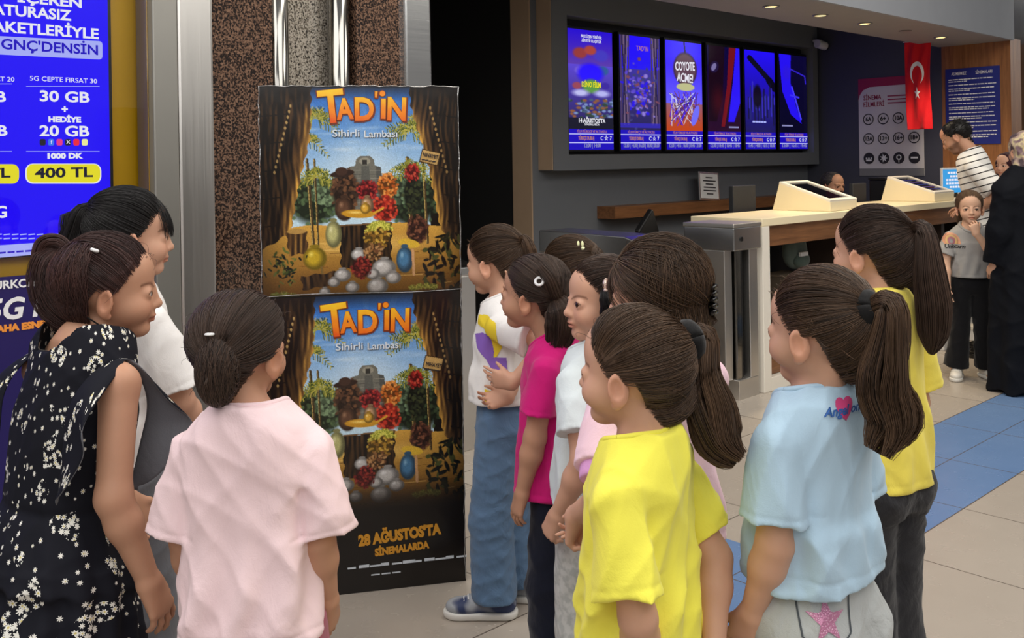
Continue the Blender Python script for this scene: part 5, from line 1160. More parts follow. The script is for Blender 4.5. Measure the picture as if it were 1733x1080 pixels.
def shoes(K, m, sole, L=.19, accent=None):
    q = K['q']
    for sd in (-1, 1):
        f0 = K['foot'][sd]; a = math.radians(K['g'].get('toe', 8)) * sd * -1; R = rotz(a); P = lambda x, y, z: f0 + R @ (np.array([x, y, z]) * q)
        V = Vol(f0 - .16 * q, f0 + [.16 * q, .2 * q, .16 * q], .004)
        V.add(rc(P(0, -.055, .045), P(0, .03, .045), .036 * q, .034 * q), .02); V.add(el(P(0, .085, .034), np.array([.039, .055, .028]) * q, R), .03); V.add(rc(P(0, -.04, .06), P(0, -.03, .095), .034 * q, .033 * q), .02)
        V.cut(P(0, 0, .018), (0, 0, -1)); V.sub(rc(P(0, -.03, .10), P(0, -.03, .16), .03 * q, .03 * q), .004); v, f = V.mesh(2); o = link('shoe', fast_mesh('shoe', v, f), m, K['root'])
        V = Vol(f0 - .16 * q, f0 + [.16 * q, .2 * q, .1 * q], .004)
        V.add(rc(P(0, -.055, .016), P(0, .035, .016), .041 * q, .040 * q), .01); V.add(el(P(0, .088, .016), np.array([.043, .060, .045]) * q, R), .02); V.cut(P(0, 0, .024), (0, 0, 1)); V.cut(P(0, 0, .001), (0, 0, -1)); v, f = V.mesh(1); link('sole', fast_mesh('sole', v, f), sole, o)
        lc = MB()
        for j in range(4): lc.tube([P(-.02, .035 + j * .014, .075 - j * .006), P(0, .038 + j * .014, .081 - j * .006), P(.02, .035 + j * .014, .075 - j * .006)], .0026 * q, 6)
        lc.build('laces', accent or sole, o)
def decal(K, garment, me_pts, faces, m, name, org, right, up, look, lift=.0022, parent=None):
    """flat print points (x, y) laid onto a garment by casting along look"""
    v, f = K['bvh'][garment]; tree = BVHTree.FromPolygons([tuple(p) for p in v], [tuple(x) for x in f]); out = []; right, up, look = map(nrm, (right, up, look)); last = None
    for x, y in me_pts:
        p = np.asarray(org) + right * x + up * y; hit = tree.ray_cast(Vector(p - look * .4), Vector(look))
        o = np.array(hit[0]) - look * lift if hit[0] is not None else (p if last is None else p - look * (look @ (p - last))); last = o; out.append(o)
    me = bpy.data.meshes.new(name); me.from_pydata([tuple(p) for p in out], [], [tuple(x) for x in faces]); me.update(); return link(name, me, m, parent or K['root'])
def grid_shape(inside, x0, x1, y0, y1, n):
    """small quads covering a 2D shape"""
    xs, ys = np.linspace(x0, x1, n + 1), np.linspace(y0, y1, n + 1); pts, fs, ids = [], [], {}
    for i in range(n):
        for j in range(n):
            if inside((xs[i] + xs[i + 1]) / 2, (ys[j] + ys[j + 1]) / 2):
                c = []
                for a, b in ((i, j), (i + 1, j), (i + 1, j + 1), (i, j + 1)):
                    if (a, b) not in ids: ids[(a, b)] = len(pts); pts.append((xs[a], ys[b]))
                    c.append(ids[(a, b)])
                fs.append(c)
    return pts, fs
def text_decal(K, garment, body, size, m, name, org, right, up, look, bold=0, shear=0, **k):
    me = text_mesh(body, size, bold, 0, shear=shear); pts = [(v.co.x, v.co.y) for v in me.vertices]; fs = [tuple(p.vertices) for p in me.polygons]; bpy.data.meshes.remove(me)
    return decal(K, garment, pts, fs, m, name, org, right, up, look, **k)

# ================================================================== THE PEOPLE IN THE PHOTOGRAPH
HAIRM = lambda k: M['hair_' + k]
C_ = {n: cloth(n, c, **k) for n, c, k in (
    ('pale_pink_jersey', (246, 218, 222), {}), ('lemon_jersey', (248, 240, 92), {}), ('soft_yellow_jersey', (242, 224, 96), {}), ('light_blue_jersey', (180, 208, 228), {}),
    ('magenta_jersey', (206, 26, 118), {}), ('white_jersey', (238, 236, 234), {}), ('ice_white_jersey', (214, 224, 226), {}), ('rose_lilac_jersey', (248, 212, 224), {}), ('lilac_jersey', (232, 170, 226), {}),
    ('grey_marl_jersey', (158, 156, 154), {}), ('navy_cloth', (20, 24, 40), {}), ('black_cloth', (16, 16, 20), {}), ('maroon_pink_cotton', (170, 96, 112), {}), ('coral_cotton', (240, 120, 130), {}),
    ('blue_denim', (94, 122, 154), dict(weave=700, bump=.3)), ('grey_denim', (184, 188, 188), dict(weave=700, bump=.3)), ('black_denim', (46, 46, 50), dict(weave=700, bump=.3)), ('grey_leggings', (110, 112, 118), {}), ('pink_flounce', (238, 206, 204), {}), ('cashier_navy', (28, 32, 50), {}))}
white_sole = plain('white_rubber', (224, 222, 216), .5); white_shoe = plain('white_leather', (222, 218, 210), .45); black_shoe = plain('black_leather', (18, 17, 18), .3)
t = NT('blue_grey_trainer'); t.set(color=t.ramp(t.noise(14, 1), [(.44, s2l((38, 52, 92))), (.56, s2l((160, 164, 170)))]), rough=.6); blue_shoe = t.m

def basic_hair(K, kind, n=1500, tie=(0, -.098, .045), fringe=0.0, off=.012, mess=.0025, low=0.0, extra=(), fly=70):
    rs = K['rs']; parts = [cap(.0085, fringe, low)] + [swept(n, tie, rs, off, fringe, mess, low)] + list(extra)
    if fly: parts.append(flyaways(fly, rs))
    return hair_obj('hair', parts, HAIRM(kind), K['root'], K['C'], K['R'], K['s'])
def pony(K, kind, path, rad, n=420, tie_axis=None, tr=.008, name='ponytail', tie_r=.015, **k):
    o = hair_obj(name, [tail(n, path, rad, K['rs'], **k)], HAIRM(kind), K['root'], K['C'], K['R'], K['s'])
    if tr: band(K['root'], K['C'], K['R'], K['s'], path[0], tie_axis if tie_axis is not None else np.array(path[1]) - np.array(path[0]), tie_r, tr, M['tie_black'])
    return o
def down(K): return K['R'].T @ np.array([0, 0, -1.0])
def P_(K, wx, wy, wz):
    """a world-axis offset (m) from the head centre in head units"""
    return K['R'].T @ (K['RZ'].T @ np.array([wx, wy, wz], float)) / K['s']

# 1. girl in the lemon yellow shirt, front right of centre
K = person(dict(px=1068, py=630, Y=1.70, yaw=60, hyaw=60, pitch=2, res=.0027, cres=.0036, skin='skin', seed=11, mouth=.0,
    armL=dict(w=(1092, 1150, 'far'), pole=(-.9, -.6, -.1)), armR=dict(w=(1208, 1110, 'far'), pole=(.9, -.6, -.1)),
    label='person in a lemon yellow T-shirt with a long brown ponytail, in front of the others'))
tee(K, C_['lemon_jersey'], hem=.46, w=1.02, slv=.150, sr=1.10, amp=.0055); collar(K, C_['lemon_jersey'])
trousers(K, C_['black_cloth'], top=.52, hip=.84, seat=.8); shoes(K, white_shoe, white_sole)
T0 = P_(K, .109, .025, .050)
basic_hair(K, 'brown', 1900, T0, off=.012)
pony(K, 'brown', [T0, T0 + P_(K, .028, .01, .006), P_(K, .128, .03, -.01), P_(K, .142, .02, -.07), P_(K, .156, .01, -.125), P_(K, .182, .0, -.155)], [.014, .024, .040, .046, .044, .026], 620, wave=.008, waves=1.6, spread=.6, tie_r=.021, tr=.018)
# 2. girl in the light blue shirt
K = person(dict(px=1384, py=560, Y=1.75, yaw=38, hyaw=42, pitch=4, res=.0030, cres=.0036, skin='skin', seed=22, arm=.86, shoulder=.92, slx=.03, hem_tilt=-.10,
    hoff=(0, -.03, 0), armL=dict(pole=(-.1, -1, 0), n=(1, .2, 0)), armR=dict(w=(.115, .10, .69), img=False, pole=(.2, -1, -.3)),
    label='person in a light blue T-shirt and grey jeans with a pink star'))
tee(K, C_['light_blue_jersey'], hem=.575, w=.98, slv=.125, sr=1.12, amp=.0055); collar(K, C_['light_blue_jersey'])
trousers(K, C_['grey_denim'], top=.60, hip=1.06, knee=.075, cuff=.08); shoes(K, white_shoe, white_sole)
T0 = P_(K, .064, -.080, .052)
basic_hair(K, 'brown', 1900, T0)
pony(K, 'brown', [T0, T0 + P_(K, .025, -.03, .012), P_(K, .088, -.105, -.01), P_(K, .080, -.10, -.08), P_(K, .092, -.10, -.14), P_(K, .070, -.105, -.185)], [.012, .024, .036, .044, .048, .024], 640, wave=.011, waves=1.9, spread=.5, tie_r=.019, tr=.015)
look = K['RZ'].T @ np.array([0, 1.0, 0])
right = K['RZ'].T @ np.array([1.0, 0, 0]); o = K['pix'](1424, 688, 1.70)
heart = lambda x, y: ((x * 1.25) ** 2 + (y * 1.2 + .1) ** 2 - .45) ** 3 - (x * 1.25) ** 2 * (y * 1.2 + .1) ** 3 < 0
p_, f_ = grid_shape(heart, -1, 1, -1, 1, 84); decal(K, 't_shirt', [(x * .028, y * .030) for x, y in p_], f_, plain('pink_heart_print', (214, 70, 130), .7), 'heart_print', o, right, (0, 0, 1), look)
text_decal(K, 't_shirt', 'Angel only', .021, plain('blue_script_print', (40, 90, 160), .7), 'script_print', K['pix'](1426, 689, 1.70), right, (0, 0, 1), look, bold=.0006, shear=.35, lift=.004)
star = lambda x, y: (lambda r, a: r < .5 / max(math.cos((a % 1.25664) - .62832) * 1.0, .01) * (.55 + .45 * abs(((a % 1.25664) - .62832) / .62832) ** 1.3) * .95)(math.hypot(x, y), math.atan2(x, y) + .62832 * 0)
def star(x, y):
    a = (math.atan2(x, y) % 1.256637) - .628318; r = math.hypot(x, y); a = abs(a); A, Bq = np.array([math.cos(.628318), math.sin(.628318)]), np.array([.40, 0.0])
    p = np.array([r * math.cos(a), r * math.sin(a)]); return (A[0] - Bq[0]) * (p[1] - Bq[1]) - (A[1] - Bq[1]) * (p[0] - Bq[0]) > 0
t = NT('pink_sequins'); vz = t.node('ShaderNodeTexVoronoi'); vz.inputs['Scale'].default_value = 320; t.l.new(t.obj(), vz.inputs['Vector'])
t.set(color=t.mix(t.math('LESS_THAN', vz.outputs['Distance'], .28), s2l((196, 130, 164)), s2l((240, 200, 222))), rough=.3, metal=.2); t.bump(vz.outputs['Distance'], .6)
p_, f_ = grid_shape(star, -1, 1, -1, 1, 84); decal(K, 'trousers', [(x * .036, y * .037) for x, y in p_], f_, t.m, 'star_patch', K['pix'](1389, 1035, 1.68), right, (0, 0, 1), look)
stitch = plain('grey_stitching', (74, 80, 86), .8)
pk = [(-.048, .062), (-.044, -.03), (0, -.058), (.044, -.03), (.048, .062)]
for a_, b_ in zip(pk[:-1], pk[1:]):
    n_ = np.array([-(b_[1] - a_[1]), b_[0] - a_[0]]); n_ = n_ / np.linalg.norm(n_) * .0016; st_ = [np.array(a_) + (np.array(b_) - a_) * k / 14 for k in range(15)]
    decal(K, 'trousers', [tuple(x + n_) for x in st_] + [tuple(x - n_) for x in st_], [(i, i + 1, 16 + i, 15 + i) for i in range(14)], stitch, 'pocket_seam', K['pix'](1389, 1030, 1.68), right, (0, 0, 1), look)
# 3. girl in the soft yellow shirt behind her
K = person(dict(px=1472, py=427, Y=2.42, yaw=34, hyaw=40, pitch=3, res=.0036, cres=.0048, skin='skin', seed=33,
    label='person in a soft yellow T-shirt and black jeans standing behind the light blue T-shirt'))
tee(K, C_['soft_yellow_jersey'], hem=.50, w=1.0, slv=.15, sr=1.1); collar(K, C_['soft_yellow_jersey'])
trousers(K, C_['black_denim'], top=.56, knee=.072, cuff=.085); shoes(K, white_shoe, white_sole)
T0 = P_(K, .078, -.062, .058)
basic_hair(K, 'dark', 1700, T0, off=.013)
pony(K, 'dark', [T0, T0 + P_(K, .02, -.03, .004), P_(K, .105, -.10, -.04), P_(K, .115, -.10, -.12), P_(K, .118, -.09, -.19), P_(K, .112, -.09, -.235)], [.012, .022, .040, .044, .036, .010], 560, wave=.003, waves=1.2)
# 4. girl in the pale pink shirt, back to the camera
K = person(dict(px=410, py=594, hs=.97, Y=1.80, yaw=-4, hyaw=-20, pitch=2, res=.0030, cres=.0036, skin='skin_tan', seed=44, shoulder=.93, hoff=(-.025, 0, 0),
    arm=.84, armL=dict(pole=(-.1, -1, 0)), armR=dict(pole=(.1, -1, 0)),
    label='person in a loose pale pink T-shirt seen from behind, facing the poster'))
tee(K, C_['pale_pink_jersey'], hem=.508, w=1.06, slv=.150, sr=1.14, amp=.005, boxy=2.8); collar(K, C_['pale_pink_jersey'])
trousers(K, C_['maroon_pink_cotton'], top=.55); shoes(K, white_shoe, white_sole)
T0 = P_(K, -.02, -.098, .0)
basic_hair(K, 'dark', 1900, T0, off=.013, extra=bunball(420, P_(K, -.018, -.094, -.014), (.044, .036, .070), K['rs'], (1, .2, .1)))
band(K['root'], K['C'], K['R'], K['s'], P_(K, -.024, -.116, .052), (0, 0, 1), .007, .002, M['paperwhite'], 'hair_clip')
# 5. girl in the flowered dress at the left edge
t = NT('flowered_black_cotton')
uvv = t.attr('wrap', 'Vector')
def flowers(scale, rad, seed_off):
    mp = t.node('ShaderNodeMapping'); mp.inputs['Location'].default_value = (seed_off, seed_off * 1.7, 0); t.l.new(uvv, mp.inputs[0])
    vo = t.node('ShaderNodeTexVoronoi', voronoi_dimensions='2D'); vo.inputs['Scale'].default_value = scale; vo.inputs['Randomness'].default_value = .85; t.l.new(mp.outputs[0], vo.inputs['Vector'])
    sc = t.node('ShaderNodeVectorMath', operation='SUBTRACT'); t.l.new(mp.outputs[0], sc.inputs[0]); t.l.new(vo.outputs['Position'], sc.inputs[1])
    sp_ = t.node('ShaderNodeSeparateXYZ'); t.l.new(sc.outputs[0], sp_.inputs[0]); an = t.math('ARCTAN2', sp_.outputs[1], sp_.outputs[0]); ln = t.node('ShaderNodeVectorMath', operation='LENGTH'); t.l.new(sc.outputs[0], ln.inputs[0])
    sepc = t.node('ShaderNodeSeparateColor'); t.l.new(vo.outputs['Color'], sepc.inputs[0])
    pet = t.math('MULTIPLY_ADD', t.math('COSINE', t.math('MULTIPLY_ADD', an, 7.0, t.math('MULTIPLY', sepc.outputs[0], 6.0))), .26, .74)
    r_ = t.math('MULTIPLY', pet, t.math('MULTIPLY_ADD', sepc.outputs[1], rad * .6, rad * .6))
    mk = t.math('LESS_THAN', ln.outputs[0 if 'Value' not in ln.outputs else 'Value'], r_)
    cm = t.math('LESS_THAN', ln.outputs['Value'], t.math('MULTIPLY', r_, .38)); return mk, cm, sepc.outputs[2]
clus = t.math('GREATER_THAN', t.noise(13, 1, uvv), .585)
m1, c1, q1 = flowers(80, .0064, 0); m2, c2, q2 = flowers(46, .0050, 3.1)
m1 = t.math('MULTIPLY', m1, clus); m2 = t.math('MULTIPLY', m2, t.math('GREATER_THAN', q2, .55))
mk = t.math('MAXIMUM', m1, m2); ck = t.math('MAXIMUM', t.math('MULTIPLY', m1, c1), t.math('MULTIPLY', m2, c2))
ck = t.math('MULTIPLY', ck, t.math('GREATER_THAN', q1, .4))
base_c = t.mix(t.noise(8, 2), s2l((16, 17, 26)), s2l((24, 25, 34)))
t.set(color=t.mix(ck, t.mix(mk, base_c, s2l((232, 230, 222))), s2l((206, 190, 110))), rough=.8, spec=.2); t.bump(t.noise(40, 3), .1, .004); M['floral'] = t.m
M['floral_back'] = cloth('faded_cotton_reverse', (96, 98, 104))
K = person(dict(px=188, py=493, Y=2.0, yaw=-35, hyaw=-70, pitch=4, lean=11, hoff=(.0, .03, -.03), res=.0030, cres=.0036, skin='skin_tan', seed=55, shoulder=1.04, girth=.98,
    armR=dict(w=(252, 985, 'far'), reach=.97, pole=(.1, -1, -.2), n=(-.8, -.3, 0)), armL=dict(w=(262, 915, 2.25), pole=(-.6, -.8, -.4)),
    label='person in a black dress with small white flowers and ruffled shoulders, bending forward'))
q, h, B, sz = K['q'], K['h'], K['B'], K['sh_z']
V = Vol(np.array([-.40, -.40, .22 * h]), np.array([.40, .45 + .35, h]), .004)
rows = [(sz + .045 * q, 0, -.012, .060 * q, .048 * q), (sz + .024 * q, 0, -.010, .094 * q, .064 * q), (sz - .01 * q, 0, -.006, .112 * q, .078 * q), (.72 * h, 0, 0, .124 * q, .094 * q), (.655 * h, 0, 0, .122 * q, .094 * q), (.61 * h, 0, 0, .118 * q, .092 * q), (.585 * h, 0, 0, .122 * q, .096 * q), (.55 * h, 0, 0, .138 * q, .112 * q), (.50 * h, 0, 0, .154 * q, .13 * q)]
V.add(loft([(a - .5 * h, *b) for a, *b in rows], K['bo'], K['RL'], 2.3), 0)
V.add(loft([(.02 * h, 0, .01, .146 * q, .122 * q), (-.02 * h, 0, 0, .158 * q, .134 * q), (-.1 * h, 0, -.01, .186 * q, .164 * q), (-.28 * h, 0, -.01, .226 * q, .20 * q)], K['bo'], rotx(-.10), 2.1), .03)
V.ripple(lambda x, y, z: -.006 * np.sin(np.arctan2(x, y) * 17 + 2 * np.sin(z * 11) + .7) * np.clip((.585 * h - z) / (.12 * h), 0, 1)); V.ripple(folds(5, .003, .12))
V.ripple(lambda x, y, z: .005 * np.exp(-((z - .600 * h + .10 * y) / .012) ** 2))
V.sub(shaft(B(0, -.006, sz), .080 * q, .078 * q, K['RL'] @ rotx(-.05), .034 * q), .005)
v, f = V.mesh(2); me = fast_mesh('dress', v, f); l = (v - K['bo']) @ K['RL']; set_attr(me, 'wrap', np.stack([np.arctan2(l[:, 0], -l[:, 1]) * .15, l[:, 2], 0 * l[:, 2]], 1)); link('dress', me, M['floral'], K['root']); K['bvh'] = {'dress': (v, f)}
for sd in (-1, 1):
    nu, nv = 90, 14; vs, uvs = [], []
    for i in range(nu):
        u = -1 + 2 * i / (nu - 1); au = abs(u); sg = 1 if u < 0 else -1        # from the front waist over the shoulder to the back waist
        rt = B(sd * (.104 + .006 * (1 - au)) * q, (sg * .092 * math.sin(min(1, au * 1.7) * 1.5708) * (1 - .25 * au) - .008) * q, sz - .030 * q - .235 * q * au ** 1.35)
        wd = (.012 + .074 * math.sin(math.pi * min(1, au * 1.04)) ** .8) * q
        for j in range(nv):
            e = j / (nv - 1); fl = .012 * math.sin(u * 11 + sd) * e ** 1.5
            dr = nrm(K['RL'] @ np.array([sd * (1.0 - .30 * e), (.50 + .15 * e) if sg > 0 else -.12, .10 - .50 * e]))
            vs.append(rt + dr * wd * e + np.array([0, fl, fl * .6])); uvs.append((i * .0045 + sd, j * .008, 0))
    fs = [(i * nv + j, i * nv + j + 1, (i + 1) * nv + j + 1, (i + 1) * nv + j) for i in range(nu - 1) for j in range(nv - 1)]
    me = fast_mesh('shoulder_ruffle', np.array(vs), np.array(fs)); set_attr(me, 'wrap', np.array(uvs)); o = link('shoulder_ruffle', me, ([M['floral_back'], M['floral']] if sd > 0 else [M['floral'], M['floral_back']]), K['root']); md = o.modifiers.new('thick', 'SOLIDIFY'); md.thickness = .002; md.material_offset = 1; md.offset = 0
shoes(K, white_shoe, white_sole)
rs = K['rs']; T0 = P_(K, -.078, -.02, .088)
hair_obj('hair', [cap(.011, 0, .0), swept(1300, T0, rs, .013, 0, .004), falling(1100, rs, -.085, (1.95, math.pi), .022, .004, pts=18, curl=.5, shade=.5), flyaways(140, rs)], HAIRM('red'), K['root'], K['C'], K['R'], K['s'])
pony(K, 'red', [T0, P_(K, -.100, -.02, .106), P_(K, -.128, -.02, .100), P_(K, -.140, -.02, .055), P_(K, -.128, -.02, .0)], [.012, .016, .018, .016, .005], 240, wave=.002, tr=.006, tie_r=.013)
band(K['root'], K['C'], K['R'], K['s'], P_(K, .0, -.075, .092), (0, .3, 1), .006, .003, M['paperwhite'], 'hair_bead')
# the pink top worn under the dress shows at the neck and the open armhole
V = Vol(np.array([-.30, -.30, .45 * h]), np.array([.30, .5, h]), .0045)
V.add(loft([(.12 * h, 0, 0, .100 * q, .076 * q), (.18 * h, 0, .004, .112 * q, .084 * q), (sz - .07 * q - .5 * h, 0, .002, .110 * q, .080 * q), (sz - .07 * q - .5 * h, 0, .012, .088 * q, .066 * q), (sz - .015 * q - .5 * h, 0, .026, .066 * q, .05 * q)], K['bo'], K['RL'], 2.3), 0)
V.sub(shaft(B(0, -.01, sz), .060 * q, .062 * q, K['RL'], .08 * q), .004); v, f = V.mesh(2); link('under_top', fast_mesh('under_top', v, f), C_['coral_cotton'], K['root'])
ncl = MB(); ncl.tube([tuple(B((.052 * math.cos(a)) * q, (-.006 + .052 * math.sin(a)) * q, sz + (.018 - .03 * math.sin(a)) * q)) for a in np.linspace(0, 6.2832, 31)], .0016, 6); ncl.build('cord_necklace', M['tie_black'], K['root'])
# 6. girl in the white shirt behind her
K = person(dict(px=222, py=400, hs=1.05, Y=2.48, yaw=-42, hyaw=-63, pitch=4, res=.0034, cres=.0048, skin='skin', seed=66,
    armR=dict(w=(342, 735, 'far'), pole=(.9, -.6, -.1)), label='person in a white T-shirt with a black ponytail, in profile beside the blue screen'))
tee(K, C_['white_jersey'], hem=.52, w=.98, slv=.16, sr=1.15); collar(K, C_['white_jersey']); trousers(K, C_['grey_leggings'], top=.57); shoes(K, white_shoe, white_sole)
T0 = P_(K, -.068, -.035, .062)
basic_hair(K, 'black', 1500, T0, off=.014, extra=[fringe_hair(220, K['rs'], .012, .75, .016, .3)])
pony(K, 'black', [T0, T0 + P_(K, -.03, -.02, .004), P_(K, -.118, -.05, .01), P_(K, -.132, -.05, -.05), P_(K, -.135, -.05, -.12), P_(K, -.13, -.05, -.18)], [.014, .024, .038, .042, .036, .014], 420, wave=.003)
# 8. girl in the white printed shirt and blue jeans beside the poster
K = person(dict(px=836, py=444, hs=1.03, Y=3.21, yaw=84, hyaw=62, pitch=10, res=.0036, cres=.0048, skin='skin', seed=88, foot={-1: (-.055, .05, 0), 1: (.075, -.03, 0)}, toe=4,
    armL=dict(w=(868, 648, 2.95), pole=(-.6, -1, -.3), d=(.25, 1, .16), n=(1, -.1, .2), curl=(.15, .3, .4, .5)), armR=dict(w=(860, 672, 3.05), pole=(.5, -1, -.3), d=(-.3, 1, -.15), n=(-.8, 0, .5), curl=(.4, .5, .6, .7)),
    label='person in blue jeans and a white printed T-shirt beside the poster stand'))
tee(K, C_['white_jersey'], hem=.555, w=1.0, slv=.13, sr=1.12); collar(K, C_['white_jersey']); trousers(K, C_['blue_denim'], top=.575, knee=.072, cuff=.075, crop=.06); shoes(K, blue_shoe, white_sole, accent=M['paperwhite'])
look = K['RZ'].T @ nrm((.15, 1.0, 0)); right = K['RZ'].T @ np.array([1.0, 0, 0])
pu, ye = plain('purple_print', (136, 96, 190), .7), plain('yellow_print', (240, 212, 50), .7)
for nm, m_, pts_, o in (('print_block', ye, [(0, .07), (.035, .075), (.075, .06), (.085, -.03), (.06, -.07), (.05, -.0), (.03, .03), (.0, .04)], (806, 572, 3.1)), ('print_block', pu, [(-.01, .03), (.02, .04), (.05, .035), (.06, -.02), (.05, -.06), (.02, -.03), (.0, -.01)], (806, 584, 3.1)), ('print_block', pu, [(.02, .05), (.09, .05), (.10, -.07), (.07, -.06), (.05, 0)], (812, 630, 3.1)), ('print_block', ye, [(.02, .0), (.05, -.01), (.07, -.05), (.02, -.05)], (812, 655, 3.1))):
    def ins(x, y, P=pts_):
        r_ = False
        for (xa, ya), (xb, yb) in zip(P, P[1:] + P[:1]):
            if (ya > y) != (yb > y) and x < (xb - xa) * (y - ya) / (yb - ya) + xa: r_ = not r_
        return r_
    p_, f_ = grid_shape(ins, -.03, .12, -.09, .09, 90); decal(K, 't_shirt', p_, f_, m_, nm, K['pix'](*o), right, (0, 0, 1), look, lift=.0022 if m_ is ye else .003)
T0 = P_(K, .082, -.045, .062)
basic_hair(K, 'brown', 1100, T0, off=.014)
pony(K, 'brown', [T0, T0 + P_(K, .02, -.01, .02), P_(K, .118, -.06, .045), P_(K, .125, -.06, -.02), P_(K, .12, -.06, -.07)], [.010, .016, .022, .022, .008], 220, wave=.003)
# 9. girl in the magenta shirt
K = person(dict(px=902, py=500, Y=2.75, yaw=76, hyaw=66, pitch=0, res=.0032, cres=.0045, skin='skin_tan', seed=99, hoff=(0, .045, 0),
    armL=dict(w=(880, 855, 2.64), pole=(-.6, -1, 0), n=(.5, -.6, 0)), armR=dict(w=(880, 512, 2.90), pole=(.7, -.8, -.5), d=(-.1, .6, .75), n=(-.4, .3, .6), curl=(.05, .9, 1.2, 1.3), thumb=.3),
    label='person in a magenta T-shirt and dark navy trousers, dark hair with white hair ties'))
tee(K, C_['magenta_jersey'], hem=.455, w=.98, slv=.125, sr=1.05); collar(K, C_['magenta_jersey']); trousers(K, C_['navy_cloth'], top=.49, hip=.66, seat=.6, knee=.066, cuff=.085, crop=.03); shoes(K, black_shoe, black_shoe)
V = Vol(K['B'](-.2, -.2, K['sh_z'] - .16), K['B'](.2, .2, K['sh_z'] + .1), .004)
T0 = P_(K, .02, -.09, .09); T1 = P_(K, .062, -.07, .0)
basic_hair(K, 'dark', 1300, T1, off=.013, extra=[tail(120, [T0, P_(K, .045, -.10, .055), P_(K, .062, -.085, .01), T1], [.014, .02, .02, .01], K['rs'], wave=.002)])
band(K['root'], K['C'], K['R'], K['s'], P_(K, .016, -.1, .052), (1, .2, -.6), .011, .004, M['paperwhite'], 'hair_tie')
pony(K, 'dark', [T1, P_(K, .075, -.08, -.03), P_(K, .075, -.085, -.08), P_(K, .06, -.08, -.135)], [.020, .046, .048, .030], 520, tr=.005, tie_r=.02, wave=.003, spread=.2)
# 10. girl in the pale shirt whose face is seen between the others
K = person(dict(px=1018, py=510, Y=2.45, yaw=58, hyaw=106, pitch=0, res=.0028, cres=.0048, skin='skin', seed=101, gaze=(.25, 0), hoff=(0, -.035, 0),
    armL=dict(w=(944, 872, 2.34), pole=(-.5, -1, -.2), n=(.6, -.4, 0), curl=(.8, .9, 1.0, 1.1)), armR=dict(w=(962, 885, 2.5), pole=(.5, -1, -.2), curl=(.7, .8, .9, 1.0)),
    label='person in an ice white T-shirt, face turned left, glittery bow in the hair'))
tee(K, C_['ice_white_jersey'], hem=.50, w=.95, slv=.128, sr=1.05); collar(K, C_['ice_white_jersey'])
t = NT('pale_patterned_cotton'); t.set(color=t.ramp(t.noise(46, 2), [(.45, s2l((206, 208, 204))), (.62, s2l((182, 186, 182)))]), rough=.9); trousers(K, t.m, top=.56, knee=.075, cuff=.08); shoes(K, white_shoe, white_sole)
T0 = P_(K, .06, -.02, .055)
basic_hair(K, 'dark', 1300, T0, off=.012, fringe=.006)
t = NT('glitter_bow'); t.set(color=t.ramp(t.noise(160, 2), [(.4, s2l((120, 90, 80))), (.6, s2l((250, 226, 210)))]), rough=.25, metal=.5)
bw_ = P_(K, .0, -.082, .040); mb = MB(); 
for sx in (-1, 1): mb.ball(K['C'] + K['R'] @ (bw_ + P_(K, .004, -.006, sx * .014)) * K['s'], (.011, .009, .015), 12, 8)
mb.ball(K['C'] + K['R'] @ (bw_ + P_(K, .002, -.012, 0)) * K['s'], .006, 8, 6); mb.build('hair_bow', t.m, K['root'])
pony(K, 'black', [bw_, bw_ + P_(K, .004, -.012, -.02), bw_ + P_(K, .01, -.012, -.055), bw_ + P_(K, .012, -.008, -.09)], [.008, .018, .022, .014], 200, tr=0, name='side_tail')
# 11. girl behind with the rabbit clip
K = person(dict(px=962, py=462, hs=1.06, Y=3.32, yaw=60, hyaw=62, pitch=8, res=.0042, cres=.0060, skin='skin', seed=111,
    label='person mostly hidden behind the magenta T-shirt, hair bun with a small pale clip'))
tee(K, C_['white_jersey'], hem=.50, w=.9, slv=.12); trousers(K, C_['navy_cloth'], top=.56); shoes(K, white_shoe, white_sole)
T0 = P_(K, .072, -.045, .055)
basic_hair(K, 'brown', 1200, T0, off=.014, extra=bunball(220, T0 + P_(K, .016, -.01, .004), (.03, .03, .034), K['rs'], (0, 1, 0)))
t0 = K['C'] + K['R'] @ P_(K, .045, -.075, .090) * K['s']; mb = MB(); mb.ball(t0, (.012, .010, .008), 12, 8); [mb.ball(t0 + K['RZ'].T @ np.array([sx * .007 - .008, 0, .014]), (.005, .005, .012), 10, 8) for sx in (-1, 1)]; mb.build('hair_clip', plain('pale_clip', (238, 240, 190), .3), K['root'])
# 12. girl with the big brown hair and the claw clip
K = person(dict(px=1106, py=498, Y=2.04, yaw=28, hyaw=66, pitch=6, res=.0034, cres=.0048, skin='skin', seed=121, hoff=(.01, -.01, 0),
    armL=dict(w=(974, 872, 2.0), pole=(-.3, -1, -.5), n=(.5, -.5, -.3), curl=(.9, 1.0, 1.1, 1.2), d=(.1, .35, -.8)), armR=dict(w=(1004, 862, 2.05), pole=(.5, -1, -.3), curl=(.8, .9, 1, 1.1), d=(-.2, .3, -.6)),
    label='person with loose brown hair in a black claw clip, behind the lemon yellow T-shirt'))
tee(K, C_['rose_lilac_jersey'], hem=.52, w=1.0, slv=.15, sr=1.15, neck=.95)
rt = MB(); q = K['q']
pts = []
for a in np.linspace(0, 6.2832, 90): pts.append(K['B']((.066 + .010 * math.sin(a * 14)) * q * math.cos(a), (.064 + .010 * math.sin(a * 14)) * q * math.sin(a) - .004, K['sh_z'] + .040 * q - .014 * q * math.sin(a) + .007 * math.cos(a * 14)))
rt.tube([tuple(p) for p in pts], .0085, 8, cap=False); rt.build('neck_frill', C_['pink_flounce'], K['root'])
S_, E_ = K['SH'][-1], K['EL'][-1]; d_ = nrm(E_ - S_)
